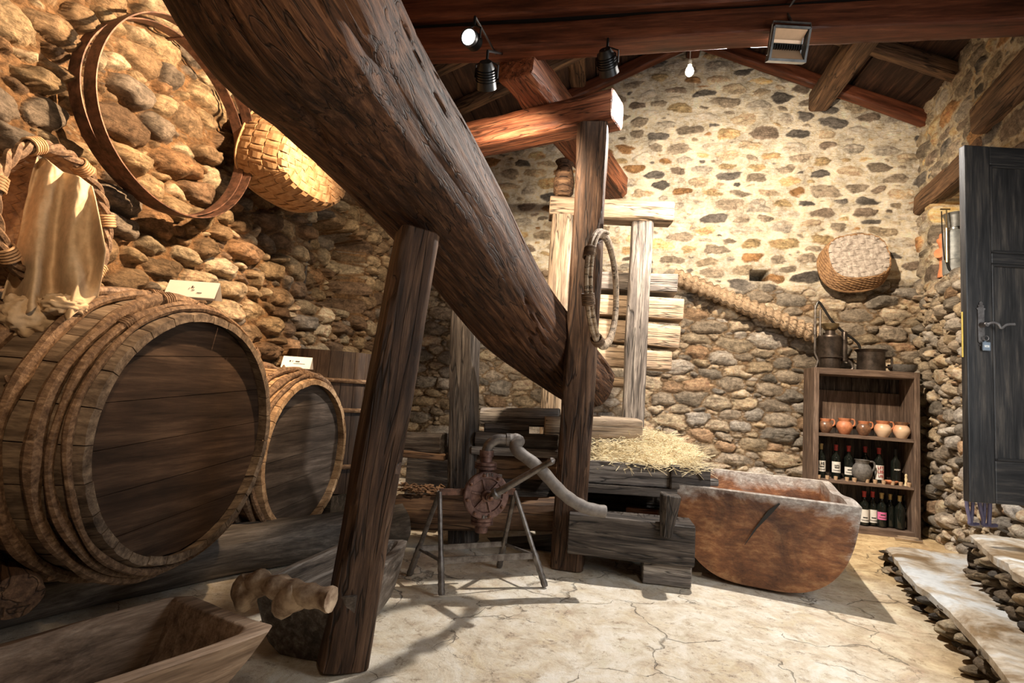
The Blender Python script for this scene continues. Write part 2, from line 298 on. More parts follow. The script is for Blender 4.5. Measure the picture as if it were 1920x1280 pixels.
# ------------------------------------------------------------ masonry
def masonry(Wd, Ht, res, seed, rmin, rmax, aspect, palette, mortar, depth=.05, gap=.012, wob=.03, zones=None, stone_flat=.5, ang=1.0, facet=1.):
    """height field of irregular stones. returns X,Y,h,col arrays"""
    rs = np.random.RandomState(seed); nx, ny = int(Wd/res)+1, int(Ht/res)+1
    U, V = np.meshgrid(np.linspace(0, Wd, nx), np.linspace(0, Ht, ny), indexing='ij')
    P = np.stack([U*7+seed, V*7, U*0+seed], -1); Uw = U+fbm(P, 4)*wob*2; P[..., 2] += 9; Vw = V+fbm(P, 4)*wob*1.3
    # dart throwing, large to small
    seeds = []; cell = rmax*2; G = {}
    area = Wd*Ht; r = rmax
    for r in (rmax, rmax*.78, rmax*.6, rmax*.46, rmax*.34, rmin):
        tries = int(area/(r*r)*2.2)
        uu = rs.rand(tries)*(Wd+.2)-.1; vv = rs.rand(tries)*(Ht+.2)-.1
        for u, v in zip(uu, vv):
            a = aspect*(.75+rs.rand()*.6); th = (rs.rand()-.5)*.3; rr = r*(.85+.3*rs.rand())
            gi, gj = int(u/cell), int(v/cell); ok = True
            for di in (-1, 0, 1):
                for dj in (-1, 0, 1):
                    for (u2, v2, r2, a2, t2) in G.get((gi+di, gj+dj), ()):
                        am = (a+a2)/2
                        if ((u-u2)/am)**2+(v-v2)**2 < ((rr+r2)*.86)**2: ok = False; break
                    if not ok: break
                if not ok: break
            if ok: G.setdefault((gi, gj), []).append((u, v, rr, a, th)); seeds.append((u, v, rr, a, th))
    F1 = np.full(U.shape, 9.); F2 = np.full(U.shape, 9.); ID = np.zeros(U.shape, int)
    for i, (u, v, rr, a, th) in enumerate(seeds):
        R = rr*a*2.2+wob*2; i0, i1 = max(0, int((u-R)/res)), min(nx, int((u+R)/res)+2); R2 = rr*2.6+wob*2; j0, j1 = max(0, int((v-R2)/res)), min(ny, int((v+R2)/res)+2)
        if i0 >= i1 or j0 >= j1: continue
        du, dv = Uw[i0:i1, j0:j1]-u, Vw[i0:i1, j0:j1]-v; c, s = math.cos(th), math.sin(th); x, y = (c*du+s*dv)/a, -s*du+c*dv
        p = 2.6; d = (np.abs(x)**p+np.abs(y)**p)**(1/p)-rr; d = d+rr*ang*fbm(np.stack([x/rr*1.1+i*7.1, y/rr*1.1+i*3.3, x*0+i*.7], -1), 2); f1, f2, idd = F1[i0:i1, j0:j1], F2[i0:i1, j0:j1], ID[i0:i1, j0:j1]
        new = d < f1; f2[:] = np.where(new, f1, np.minimum(f2, d)); idd[:] = np.where(new, i, idd); f1[:] = np.where(new, d, f1)
    S = np.array(seeds); n = len(S); cx, cy, cr = S[ID, 0], S[ID, 1], S[ID, 2]
    e = (F2-F1)/2-gap; over = np.clip(-F1+.25*cr, -1, 1)        # inside the own ellipse
    e = np.minimum(e, over+cr*.25)
    sf = stone_flat*(.35+1.1*rs.rand(n))[ID]; k = np.clip(e/(cr*sf+.004), 0, 1); prof = np.sqrt(np.clip(1-(1-k)**2, 0, 1))
    prot = (.45+.75*rs.rand(n))[ID]; tx, ty = ((rs.rand(n)-.5)*.5)[ID], ((rs.rand(n)-.5)*.5)[ID]
    rough = fbm(np.stack([U*30, V*45, ID*.37], -1), 4); strat = fbm(np.stack([U*6+ID*.7, V*70, ID*.9], -1), 2)
    smooth = (rs.rand(n) < .22)[ID]; rough = np.where(smooth, rough*.3, rough); strat = np.where(smooth, strat*.1, strat)
    h = prof*(depth*prot*np.clip(cr/(rmax*.55), .5, 1.2)+(tx*(U-cx)+ty*(V-cy))*.5*k+rough*.034*k+strat*.030*k)
    px_, py_ = (U-cx)/(cr*1.4), (V-cy)/cr; fc = np.ones(U.shape)
    for kf in range(4):
        fa = (rs.rand(n)*6.283)[ID]; fo = (.05+.55*rs.rand(n))[ID]; fs = (.15+.75*rs.rand(n))[ID]; fc = np.minimum(fc, 1-np.clip(px_*np.cos(fa)+py_*np.sin(fa)-fo, 0, 2)*fs*facet)
    h = h*np.where(smooth, .4+.6*fc, fc)
    mask = np.clip(e/.006+.3, 0, 1)
    mh = fbm(np.stack([U*14, V*14, U*0+3.3], -1), 4)*.03
    h = np.maximum(h*mask-.004, 0)+(1-mask)*mh
    pal = np.array(palette); wts = pal[:, 3]/pal[:, 3].sum(); pick = rs.choice(len(pal), n, p=wts); sc = pal[pick, :3]*(.72+.56*rs.rand(n))[:, None]
    col = sc[ID]; st = fbm(np.stack([U*9, V*22, ID*1.3], -1), 4)[..., None]; col = col*(1+st*1.3)
    mor = np.array(mortar)*(1+fbm(np.stack([U*8, V*8, U*0+5], -1), 4)[..., None]*1.1)
    col = col*mask[..., None]+mor*(1-mask[..., None])
    return U, V, h, np.clip(col, .004, .95), mask, ID
def field_obj(name, P, col, keep, m):
    nx, ny = P.shape[:2]; me = bpy.data.meshes.new(name); idx = np.arange(nx*ny).reshape(nx, ny)
    q = np.stack([idx[:-1, :-1], idx[1:, :-1], idx[1:, 1:], idx[:-1, 1:]], -1).reshape(-1, 4)
    kf = (keep[:-1, :-1] & keep[1:, :-1] & keep[1:, 1:] & keep[:-1, 1:]).reshape(-1); q = q[kf]
    used = np.unique(q); mp = np.zeros(nx*ny, int); mp[used] = np.arange(len(used)); q = mp[q]
    me.vertices.add(len(used)); me.vertices.foreach_set('co', P.reshape(-1, 3)[used].astype(np.float32).ravel())
    me.loops.add(q.size); me.loops.foreach_set('vertex_index', q.astype(np.int32).ravel()); me.polygons.add(len(q))
    me.polygons.foreach_set('loop_start', np.arange(0, q.size, 4, dtype=np.int32)); me.polygons.foreach_set('loop_total', np.full(len(q), 4, np.int32))
    me.polygons.foreach_set('use_smooth', np.ones(len(q), bool)); me.update(calc_edges=True)
    a = me.color_attributes.new('Col', 'FLOAT_COLOR', 'POINT'); cc = np.ones((len(used), 4), np.float32); cc[:, :3] = col.reshape(-1, 3)[used]; a.data.foreach_set('color', cc.ravel())
    me.materials.append(m); o = bpy.data.objects.new(name, me); C.collection.objects.link(o); return o
def sst(x, a, b): t = np.clip((x-a)/(b-a), 0, 1); return t*t*(3-2*t)
XL, YB = -2.65, 5.95
RIDGE = (.735, 5.07); ER = (3.02, 4.07); EL = (XL-.05, 3.50)
def roofz(x): return np.where(x < RIDGE[0], RIDGE[1]+(x-RIDGE[0])*(RIDGE[1]-EL[1])/(RIDGE[0]-EL[0]), RIDGE[1]+(x-RIDGE[0])*(ER[1]-RIDGE[1])/(ER[0]-RIDGE[0]))
PAL_T = [(.54, .44, .31, 3), (.36, .30, .23, 3), (.66, .50, .28, 2.5), (.16, .145, .13, 2.2), (.46, .26, .12, .9), (.62, .56, .47, 3), (.28, .22, .17, 1.2)]
PAL_B = [(.52, .42, .29, 3), (.38, .32, .25, 3), (.60, .50, .37, 3), (.28, .25, .21, 1.5), (.44, .30, .19, .6), (.46, .42, .37, 2)]
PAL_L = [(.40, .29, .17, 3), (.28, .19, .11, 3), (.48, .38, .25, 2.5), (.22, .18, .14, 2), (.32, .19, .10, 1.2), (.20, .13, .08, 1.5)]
# back wall: pointed masonry above, dry rubble below
BW = 5.95
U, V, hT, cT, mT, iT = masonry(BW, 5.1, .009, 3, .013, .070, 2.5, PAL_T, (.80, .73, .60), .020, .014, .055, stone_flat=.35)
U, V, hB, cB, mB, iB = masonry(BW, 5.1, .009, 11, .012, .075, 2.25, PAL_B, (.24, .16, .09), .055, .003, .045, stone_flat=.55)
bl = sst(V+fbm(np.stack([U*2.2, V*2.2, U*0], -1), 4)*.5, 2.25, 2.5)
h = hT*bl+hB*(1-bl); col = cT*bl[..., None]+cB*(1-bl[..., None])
Xw = U+XL-.05
hole = PY(1423, 516, YB); hm = sst(.095-np.abs(Xw-hole.x), 0, .02)*sst(.065-np.abs(V-hole.z), 0, .02); h = h*(1-hm)-hm*.3; col = col*(1-.6*hm[..., None])
P = np.stack([Xw, YB-h, V], -1)
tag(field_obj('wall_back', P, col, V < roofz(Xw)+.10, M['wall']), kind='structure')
# left wall
LW = 7.0; Y0 = -.9
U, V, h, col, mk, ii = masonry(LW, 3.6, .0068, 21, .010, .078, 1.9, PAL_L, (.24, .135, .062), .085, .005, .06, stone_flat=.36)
Yw = U+Y0; nA, nB_ = PX(578, 480, XL).y, 5.2
nm = sst(Yw, nA-.02, nA+.03)*sst(-Yw, -nB_-.03, -nB_+.02)*sst(V, 1.73, 1.79)*sst(-V, -2.55, -2.48)
h = h-nm*.32+fbm(np.stack([U*1.1, V*1.1, U*0+2], -1), 2)*.05
P = np.stack([XL+h, Yw, V], -1)
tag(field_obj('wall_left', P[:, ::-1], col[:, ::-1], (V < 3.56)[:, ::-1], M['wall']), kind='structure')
timber('niche_gap_strip', (XL-.10, nA+.02, 1.72), (XL-.10, nA+.02, 2.58), .14, .09, 'darkwood', up=(0, 1, 0), label='dark upright strip standing in for the shaded gap at the left edge of the niche', cat='post', rough=.003)  # added dark strip, stands in for the shade in the gap at the niche edge
# right wall, closing in towards the camera; doorway near
RK = .158
def xr(y): return ER[0]-(YB-y)*RK
RD = Vector((-RK, -1, 0)).normalized()                              # from the corner towards the camera
RNv = Vector((-1, RK, 0)).normalized()
RC = Vector((ER[0], YB, 0)); RW = 6.6
U, V, hT, cT, mT, iT = masonry(RW, 4.6, .011, 5, .022, .085, 2.1, PAL_T, (.66, .57, .42), .03, .010, .05, stone_flat=.4)
U, V, hB, cB, mB, iB = masonry(RW, 4.6, .011, 15, .016, .07, 1.35, PAL_B, (.16, .115, .075), .075, .003, .05, stone_flat=.6)
bl = sst(V+fbm(np.stack([U*2.2, V*2.2, U*0], -1), 4)*.5, 2.2, 2.5); h = hT*bl+hB*(1-bl); col = cT*bl[..., None]+cB*(1-bl[..., None])
n0, n1 = .36, 1.05                                                   # niche along the wall
zt = 3.12
nm = sst(U, n0-.02, n0+.02)*sst(-U, -n1-.02, -n1+.02)*sst(V, 2.37, 2.41)*sst(-V, -zt-.02, -zt+.02); h = h*(1-nm)-nm*.36+.03*fbm(np.stack([U*30, V*60, U*0], -1), 3)*nm
col = np.where((nm[..., None] > .5) & (V[..., None] < 3.0), np.array([.62, .56, .46])*(1+fbm(np.stack([U*9, V*25, U*0], -1), 4)[..., None]*1.2), col)
P = np.stack([RC.x+RD.x*U+RNv.x*h, RC.y+RD.y*U+RNv.y*h, V], -1)
d0, d1 = 2.02, 4.2                                                   # doorway
keep = (V < 4.35) & ~((U > d0) & (U < d1) & (V > .38) & (V < 3.32))
tag(field_obj('wall_right', P[:, ::-1], col[:, ::-1], keep[:, ::-1], M['wall']), kind='structure')
# doorway jamb behind the open leaf
U, V, h, col, mk, ii = masonry(.75, 3.4, .012, 33, .018, .07, 1.5, PAL_B, (.2, .14, .09), .06, .004, .04)
jo = RC+RD*d0; P = np.stack([jo.x-RNv.x*(U-.02)+RD.x*(h-.03), jo.y-RNv.y*(U-.02)+RD.y*(h-.03), V], -1)
tag(field_obj('wall_doorway', P[:, ::-1], col[:, ::-1], (V < 3.4)[:, ::-1], M['wall']), kind='structure')
# front wall (behind the camera)
fw = MB(); fw.add([(XL-.1, -.95, 0), (2.3, -.95, 0), (2.3, -.95, 4.6), (RIDGE[0], -.95, 5.0), (XL-.1, -.95, 3.5)], [(0, 1, 2, 3, 4)])
tag(fw.build('wall_front', M['rafter'], smooth=False), kind='structure')
# floor
g = MB(); nxf, nyf = 60, 80
X, Y = np.meshgrid(np.linspace(XL-.2, 3.4, nxf*2), np.linspace(-1, 6.2, nyf*2), indexing='ij'); Z = fbm(np.stack([X*1.5, Y*1.5, X*0], -1), 3)*.03-.008
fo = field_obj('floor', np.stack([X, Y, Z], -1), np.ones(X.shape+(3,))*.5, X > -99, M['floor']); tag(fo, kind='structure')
# ceiling boards (two slopes, grooved boards running along the room)
mb = MB()
for (xa, za), (xb, zb) in ((EL, RIDGE), (RIDGE, ER)):
    n = 13
    for k in range(n):
        t0, t1 = k/n, (k+.965)/n; off = .012*((k*7) % 3)
        q = [(xa+(xb-xa)*t, za+(zb-za)*t+.10+off) for t in (t0, t1)]; ext = .25 if (k == 0 and xa == EL[0]) or (k == n-1 and xb == ER[0]) else 0
        if ext and k == 0: q[0] = (q[0][0]-ext, q[0][1]-ext*.47)
        if ext and k == n-1: q[1] = (q[1][0]+ext, q[1][1]-ext*.44)
        V8 = [(x, y, z+dz) for dz in (0, .03) for (x, z) in q for y in (-1, 6.2)]
        mb.add(V8, [(0, 1, 3, 2), (4, 6, 7, 5), (0, 4, 5, 1), (2, 3, 7, 6), (0, 2, 6, 4), (1, 5, 7, 3)])
mb2 = MB(); mb2.add([(XL-.4, -1, 3.50), (XL-.4, 6.2, 3.50), (RIDGE[0], -1, 5.23), (RIDGE[0], 6.2, 5.23), (3.4, -1, 4.06), (3.4, 6.2, 4.06)], [(0, 1, 3, 2), (2, 3, 5, 4)])
mb.add(mb2.v, mb2.f)
tag(fixn(mb.build('ceiling', 'roof', fr=frame((0, 0, 0), (0, 1, 0)), smooth=False)), kind='structure')
# ------------------------------------------------------------ roof timbers
def rz(x): return float(roofz(np.array(x)))
k = 0
for y in (4.4, 5.1, 5.8):
    for (a, b), lab in (((RIDGE[0]+.03, ER[0]+.05), 'right'), ((RIDGE[0]-.03, EL[0]), 'left')):
        rt = {4.4: 'nearest the tie beam', 5.1: 'between the other two', 5.8: 'against the stone gable'}[y]
        s = -1 if y == 5.6 else 0
        timber('rafter', (a, y, rz(a)+.015), (b, y, rz(b)+.015), .11, .13, 'tie' if y == 5.8 else 'rafter', label=f'sloping roof rafter on the {lab} side, {rt}', cat='rafter', group='roof rafters', rough=.003)
q1 = PY(1535, 190, YB-.02)
timber('purlin', (q1.x, 2.9, q1.z-.02), (q1.x+.0, YB-.03, q1.z+.0), .20, .22, 'rafter', label='thick brown purlin running to the right of the gable', cat='roof beam', rough=.005)
q2 = PY(1085, 175, YB-.02)
timber('purlin', (q2.x, 2.9, q2.z+.05), (q2.x, YB-.03, q2.z+.05), .18, .18, 'rafter', label='brown purlin running above the press timber, left of the gable', cat='roof beam', rough=.005)
timber('ridge_beam', (RIDGE[0], 2.9, RIDGE[1]-.02), (RIDGE[0], YB-.02, RIDGE[1]-.02), .14, .18, 'tie', label='dark ridge beam under the peak of the roof', cat='roof beam', rough=.003)
TY = 3.15
zb = PY(1290, 66, TY).z
timber('tie_beam', (XL, TY, zb+.02), (2.6, TY, zb+.02), .16, .155, 'tie', label='lower reddish tie beam across the room', cat='roof beam', rough=.002, rnd=.06)
timber('tie_beam', (XL, TY-.02, zb+.22), (2.6, TY-.02, zb+.22), .16, .16, 'tie', label='upper reddish tie beam above the dark rail', cat='roof beam', rough=.002, rnd=.06)
r_ = MB(); r_.box((-.02, TY+.01, zb+.12), (5.1, .10, .045)); tag(r_.build('lighting_rail', 'black', smooth=False), 'black lighting rail between the two tie beams', 'rail')
# ------------------------------------------------------------ press
def above(base, px, py):                                             # height of a vertical line where it crosses a photo row
    lo, hi = 0., 4.5
    for _ in range(40):
        z = (lo+hi)/2; p = Vector((base.x, base.y, z))-CP; yy = 640-FPX*p.dot(_U)/p.dot(_F)
        if yy > py: lo = z
        else: hi = z
    return z
bA = FL(1062, 1066); bA.y += .08; zA = above(bA, 1105, 243)
bB = FL(862, 1022); bB.y += .08
o = timber('press_post', (bA.x, bA.y, 0), (bA.x+.015, bA.y, zA), .20, .235, 'post', up=(0, 1, 0), label='tall hewn right press post with the wooden hoop hanging on it', cat='post', rough=.008, chip=.05)
o = timber('press_post', (bB.x, bB.y, 0), (bB.x-.21, bB.y+.08, zA), .19, .21, 'darkwood', up=(0, 1, 0), label='dark left press post behind the pump stand', cat='post', rough=.008, chip=.04)
capY = bA.y
dcap = (Vector((bB.x, bB.y+.05, 0))-Vector((bA.x, bA.y, 0))).normalized()
c0 = Vector((bA.x, bA.y, zA+.10))-dcap*.17; c1 = Vector((bB.x, bB.y+.05, zA+.10))+dcap*.3
timber('press_cap_beam', c0, c1, .24, .20, 'redwood', label='reddish cap beam lying across the two tall press posts', cat='beam', rough=.005, chip=.03)
t0 = W(968, 118, 2.62); zt0 = zA+.20+.13
d = ray(968, 118); t0 = CP+d*((zt0-H)/d.z); d = ray(1165, 368); t1 = CP+d*((zt0-.06-H)/d.z)
if t1.y > 5.2: t1 = t0+(t1-t0)*((5.2-t0.y)/(t1.y-t0.y))
timber('press_top_timber', t0, t1, .26, .24, 'redwood', label='square long timber with cracked end face resting on the press cap beams', cat='beam', rough=.006, chip=.03)
# rear frame
bR = FL(1183, 900); bR = W(1186, 785, 4.45); bR.z = .62
capz = above(bR, 1190, 420)
timber('rear_press_post', (bR.x, bR.y, .60), (bR.x+.01, bR.y, capz), .18, .20, 'greywood', up=(0, 1, 0), label='grey rear press post in front of the stacked planks', cat='post', rough=.005)
bL = W(1052, 480, 4.55)
timber('rear_press_post', (bL.x, bL.y, .60), (bL.x, bL.y, capz), .17, .19, 'pale', up=(0, 1, 0), label='pale rear press post behind the tall hewn post', cat='post', rough=.005)
timber('rear_cap_beam', Vector((bR.x+.24, bR.y, capz+.085)), Vector((bL.x-.12, bL.y, capz+.085)), .21, .17, 'pale', label='pale cap beam on the rear press posts', cat='beam', rough=.006, chip=.03)
jb = W(1054, 398, 4.55); jb.z = capz+.17
mbj = MB(); mbj.lathe([(0.001, 0), (.06, 0), (.085, .03), (.09, .12), (.075, .22), (.06, .27), (.085, .31), (.08, .315), (.055, .28), (.05, .2), (.001, .19)], Matrix.Translation(jb), 20)
tag(mbj.build('wooden_vessel', 'rafter'), 'brown turned vessel standing on the rear cap beam', 'vessel')
# stack of planks in rear frame
yP = bR.y+.22
for (xa, ya, xb, yb, th, m_, lab) in ((1120, 531, 1266, 537, .155, 'greywood', 'top plank of the stack behind the grey rear post'), (1118, 575, 1277, 584, .175, 'pale', 'widest pale plank, second from the top of the stack'),
                              (1116, 621, 1270, 636, .185, 'pale', 'knotty plank, third from the top of the stack'), (1112, 669, 1255, 678, .16, 'pale', 'lowest broad plank in the stack above the peg'),):
    a, b = PY(xa, ya, yP), PY(xb, yb, yP); timber('plank', a, b, .30, th, m_, label=lab, cat='plank', group='planks stacked in the rear press frame', rough=.0025, rnd=.03, chip=.006)
a, b = PY(1120, 714, bR.y+.15), PY(1204, 720, bR.y+.05)
pg = MB(); pg.tube([a, a.lerp(b, .5), b], .045, 12); tag(pg.build('wooden_peg', 'pale', fr=frame(a, b-a)), 'round pale peg sticking out beside the grey rear post', 'peg')
a, b = PY(1120, 785, 4.5), PY(1238, 783, 4.5); a.z = b.z = .695
timber('base_block', a, b, .30, .19, 'greywood', label='grey timber block under the rear press post', cat='block', rough=.006)
# the great press log
st = [(400, -330, 1.45, .64), (480, -150, 1.58, .645), (554, 20, 1.72, .625), (628, 120, 1.90, .58), (706, 222, 2.12, .555), (783, 320, 2.38, .54), (850, 415, 2.68, .53), (909, 509, 3.02, .52), (966, 591, 3.38, .515), (1026, 650, 3.68, .48), (1085, 703, 3.90, .42), (1112, 727, 4.0, .36)]
ctr = [W(a, b, c) for a, b, c, d in st]
def catmull(P, n):
    out = []
    for i in range(len(P)-1):
        p0, p1, p2, p3 = P[max(0, i-1)], P[i], P[i+1], P[min(len(P)-1, i+2)]
        for k in range(n):
            t = k/n; out.append(.5*((2*p1)+(p2-p0)*t+(2*p0-5*p1+4*p2-p3)*t*t+(3*p1-p0-3*p2+p3)*t**3))
    out.append(P[-1]); return out
cc = catmull(ctr, 22); dd = [float(v[0]) for v in catmull([Vector((s[3], 0, 0)) for s in st], 22)]
nn = 140; ax = (cc[-1]-cc[0]).normalized(); rows = []; acc = 0
A = np.zeros((len(cc), nn, 3)); rad = np.zeros((len(cc), nn)); dirs = np.zeros((len(cc), nn, 3))
for i, p in enumerate(cc):
    t = (cc[min(i+1, len(cc)-1)]-cc[max(i-1, 0)]).normalized(); x = (Vector((0, 0, 1))-t*t.z).normalized(); y = t.cross(x)
    if i: acc += (p-cc[i-1]).length
    for j in range(nn):
        an = 2*math.pi*j/nn; dv = x*math.cos(an)+y*math.sin(an); dirs[i, j] = dv; A[i, j] = (acc, math.cos(an), math.sin(an)); rad[i, j] = dd[i]/2
Pn = np.stack([A[..., 0]*.55, A[..., 1]*2.2, A[..., 2]*2.2], -1); Pf = np.stack([A[..., 0]*.8+.25*fbm(Pn*1.5, 2), A[..., 1]*8, A[..., 2]*8], -1)
rg = fbm(Pf+30, 3); crack = np.clip(1-np.abs(vn(np.stack([A[..., 0]*.7+9, A[..., 1]*4.2, A[..., 2]*4.2], -1)-0)-.5)/.035, 0, 1)
crack *= np.clip(vn(np.stack([A[..., 0]*1.2, A[..., 1]*2, A[..., 2]*2+5], -1))*2-.6, 0, 1)
sqr = (np.abs(A[..., 1])**3.2+np.abs(A[..., 2])**3.2)**(-1/3.2)
rad = rad*(.5+.5*sqr)*(1+.10*fbm(Pn, 2))+rg*.018-crack*.030+fbm(np.stack([A[..., 0]*1.3, A[..., 1]*26, A[..., 2]*26], -1), 2)*.009
Pv = np.array([list(c) for c in cc])[:, None, :]+dirs*rad[..., None]
mb = MB(); mb.grid([[tuple(p) for p in r] for r in Pv.tolist()], False, True)
for row in (0, len(cc)-1):
    o0 = len(mb.v); c = Pv[row].mean(0); r2 = c+(Pv[row]-c)*.9+np.array(list(ax))*(.03 if row else -.03); r3 = c+(Pv[row]-c)*.4+np.array(list(ax))*(.035 if row else -.035)
    mb.v += [tuple(p) for p in r2.tolist()]+[tuple(p) for p in r3.tolist()]+[tuple(c.tolist())]
    for j in range(nn):
        k2 = (j+1) % nn; mb.f += [(row*nn+j, row*nn+k2, o0+k2, o0+j), (o0+j, o0+k2, o0+nn+k2, o0+nn+j), (o0+nn+j, o0+nn+k2, o0+2*nn)]
o = mb.build('press_log', 'log', fr=frame(cc[0], ax), sharp=60); fixn(o); tag(o, 'huge weathered press log slanting down from the ceiling between the press posts', 'log')
# prop post
pb = FL(640, 1243); pt = W(780, 440, 2.30)
timber('prop_post', (pb.x, pb.y, 0), pt, .17, .165, 'post', up=(-.75, 1, 0), label='leaning square prop post under the huge log in the foreground', cat='post', rough=.007, chip=.05)
# ------------------------------------------------------------ press bed
def px_timber(name, a, b, w_, h_, m_, lab, cat='timber', **k):
    p0, p1 = W(*a), W(*b); return timber(name, p0, p1, w_, h_, m_, label=lab, cat=cat, **k)
lb0, lb1 = W(1082, 1003, 3.22), W(1298, 1014, 3.12)
zlow = (lb0.z+lb1.z)/2
timber('bed_sill_beam', (lb0.x-.05, lb0.y+.05, zlow), (lb1.x, lb1.y+.05, zlow), .22, .235, 'darkwood', label='black hewn low beam with slanting axe marks right of the tall post', cat='beam', rough=.006, rnd=.06)
bb0, bb1 = FL(1206, 1092), FL(1290, 1094)
timber('support_block', (bb0.x, bb0.y+.11, (zlow-.118)/2), (bb1.x, bb0.y+.11, (zlow-.118)/2), .22, zlow-.118, 'greywood', label='squared wooden block under the right end of the black low beam', cat='block', rough=.005, rnd=.08)
wd = [W(1240, 927, 3.0), W(1258, 950, 2.99), W(1256, 975, 2.98), W(1245, 1004, 2.98)]
timber('hook_wedge', W(1257, 928, 3.10), W(1248, 1003, 3.08), .11, .13, 'darkwood', up=(0, 1, 0), label='dark chamfered wooden wedge standing against the black low beam', cat='wedge', rough=.004, rnd=.3, taper=.6)
# upper bed frame
f0, f1 = W(1100, 883, 3.42), W(1252, 890, 3.42); zf = (f0.z+f1.z)/2
timber('bed_rim_board', (f0.x, f0.y, zf), (f1.x, f1.y, zf), .07, .135, 'greywood', label='grey front rim board below the straw', cat='board', rough=.003, rnd=.06)
e0, e1 = W(1252, 894, 3.40), W(1322, 897, 3.42)
timber('bed_end_block', (e0.x, e0.y+.03, zf), (e1.x, e1.y+.03, zf), .16, .15, 'darkwood', label='charred end block at the right corner of the straw bed', cat='block', rough=.006, rnd=.08)
p0, p1 = W(1318, 903, 3.42), W(1343, 904, 3.42); timber('bed_tenon', p0, p1, .05, .045, 'greywood', label='small tenon end poking out towards the brown trough', cat='peg', rough=.001)
pl0 = Vector((f0.x-.05, f0.y+.0, zf-.10)); pl1 = Vector((e1.x-.12, e1.y, zf-.10))
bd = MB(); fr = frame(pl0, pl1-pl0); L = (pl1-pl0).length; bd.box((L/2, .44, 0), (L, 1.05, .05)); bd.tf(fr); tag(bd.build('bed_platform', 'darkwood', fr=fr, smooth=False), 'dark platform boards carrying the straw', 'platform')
a, b = W(1108, 800, 4.35), W(1318, 842, 4.35)
timber('bed_back_board', (a.x, a.y, zf), (e1.x-.02, b.y, zf), .08, .15, 'darkwood', label='dark back rim board behind the straw', cat='board', rough=.004)
# support behind, rear sill extended left as a dark filler for the shade
timber('rear_sill_filler', (W(742, 950, 4.35).x, bL.y+.1, .30), (bR.x+.45, bL.y+.1, .30), .28, .60, 'darkwood', label='rear sill beam under the press bed, extended as dark filler for the shade', cat='beam', rough=.006)
px_timber('lit_timber', (1022, 800, 3.85), (1198, 806, 3.85), .20, .16, 'pale', 'pale thick timber lying behind the tall post at the straw edge', rough=.005, bow=.01)
px_timber('short_plank', (1105, 832, 3.80), (1165, 830, 3.80), .12, .07, 'greywood', 'short grey plank end in the straw under the pale thick timber', rough=.003)
px_timber('stacked_timber', (906, 780, 4.05), (1048, 782, 3.95), .20, .13, 'greywood', 'rounded grey timber on top of the pile between the press posts', rough=.005, rnd=.35)
px_timber('stacked_timber', (910, 803, 3.85), (990, 805, 3.85), .16, .085, 'darkwood', 'short dark block below the rounded grey timber', rough=.004)
px_timber('stacked_timber', (895, 822, 3.75), (1045, 828, 3.70), .20, .10, 'darkwood', 'chamfered black timber third in the pile between the press posts', rough=.006, rnd=.3)
px_timber('stacked_timber', (888, 842, 3.75), (1045, 850, 3.70), .20, .06, 'greywood', 'thin grey plank near the bottom of the pile between the press posts', rough=.004)
px_timber('stacked_timber', (880, 872, 3.85), (1045, 876, 3.75), .20, .16, 'rafter', 'broad brown beam at the bottom of the pile behind the pump', rough=.004)
px_timber('side_beam', (762, 830, 4.0), (835, 832, 3.9), .20, .15, 'darkwood', 'dark beam end left of the left press post', rough=.005)
px_timber('side_board', (750, 848, 3.9), (838, 856, 3.85), .22, .04, 'rafter', 'thin brown board under the dark beam end', rough=.003)
px_timber('lower_log', (745, 955, 3.62), (1050, 962, 3.60), .24, .21, 'rafter', 'long rough brown beam low behind the pump stand', 'log', rough=.010, rnd=.35)
px_timber('lower_timber', (830, 1035, 3.85), (1040, 1022, 3.75), .2, .12, 'darkwood', 'dark timber lying on the floor behind the pump stand', rough=.006)
px_timber('floor_timber', (1095, 1048, 3.75), (1290, 1062, 3.75), .10, .10, 'redwood', 'reddish timber on the floor behind the support block', rough=.004)
px_timber('firewood', (1178, 958, 3.7), (1236, 963, 3.6), .10, .08, 'redwood', 'rough reddish log piece lying in the dark under the bed', 'log', rough=.012, rnd=.4)
fwz = W(1207, 960, 3.65).z-.04
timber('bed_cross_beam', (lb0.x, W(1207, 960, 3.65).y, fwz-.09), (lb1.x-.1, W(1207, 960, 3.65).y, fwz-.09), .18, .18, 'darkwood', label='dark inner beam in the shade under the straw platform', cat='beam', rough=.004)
rg_ = random.Random(4)
ch = MB()
for k in range(110):
    c = W(rg_.uniform(752, 832), 0, 1); p = W(rg_.uniform(750, 832), 918, rg_.uniform(3.55, 3.75)); p.z = W(790, 917, 3.62).z+rg_.uniform(-.02, .012)
    ch.box((0, 0, 0), (rg_.uniform(.02, .06), rg_.uniform(.01, .03), .005), Matrix.Translation(p) @ Quaternion(Vector((rg_.random(), rg_.random(), rg_.random())).normalized(), rg_.uniform(-1, 1)).to_matrix().to_4x4())
tag(ch.build('bark_chips', 'bark', smooth=False), 'loose bark chips on the rough brown beam left of the pump', 'bark', kind='stuff')
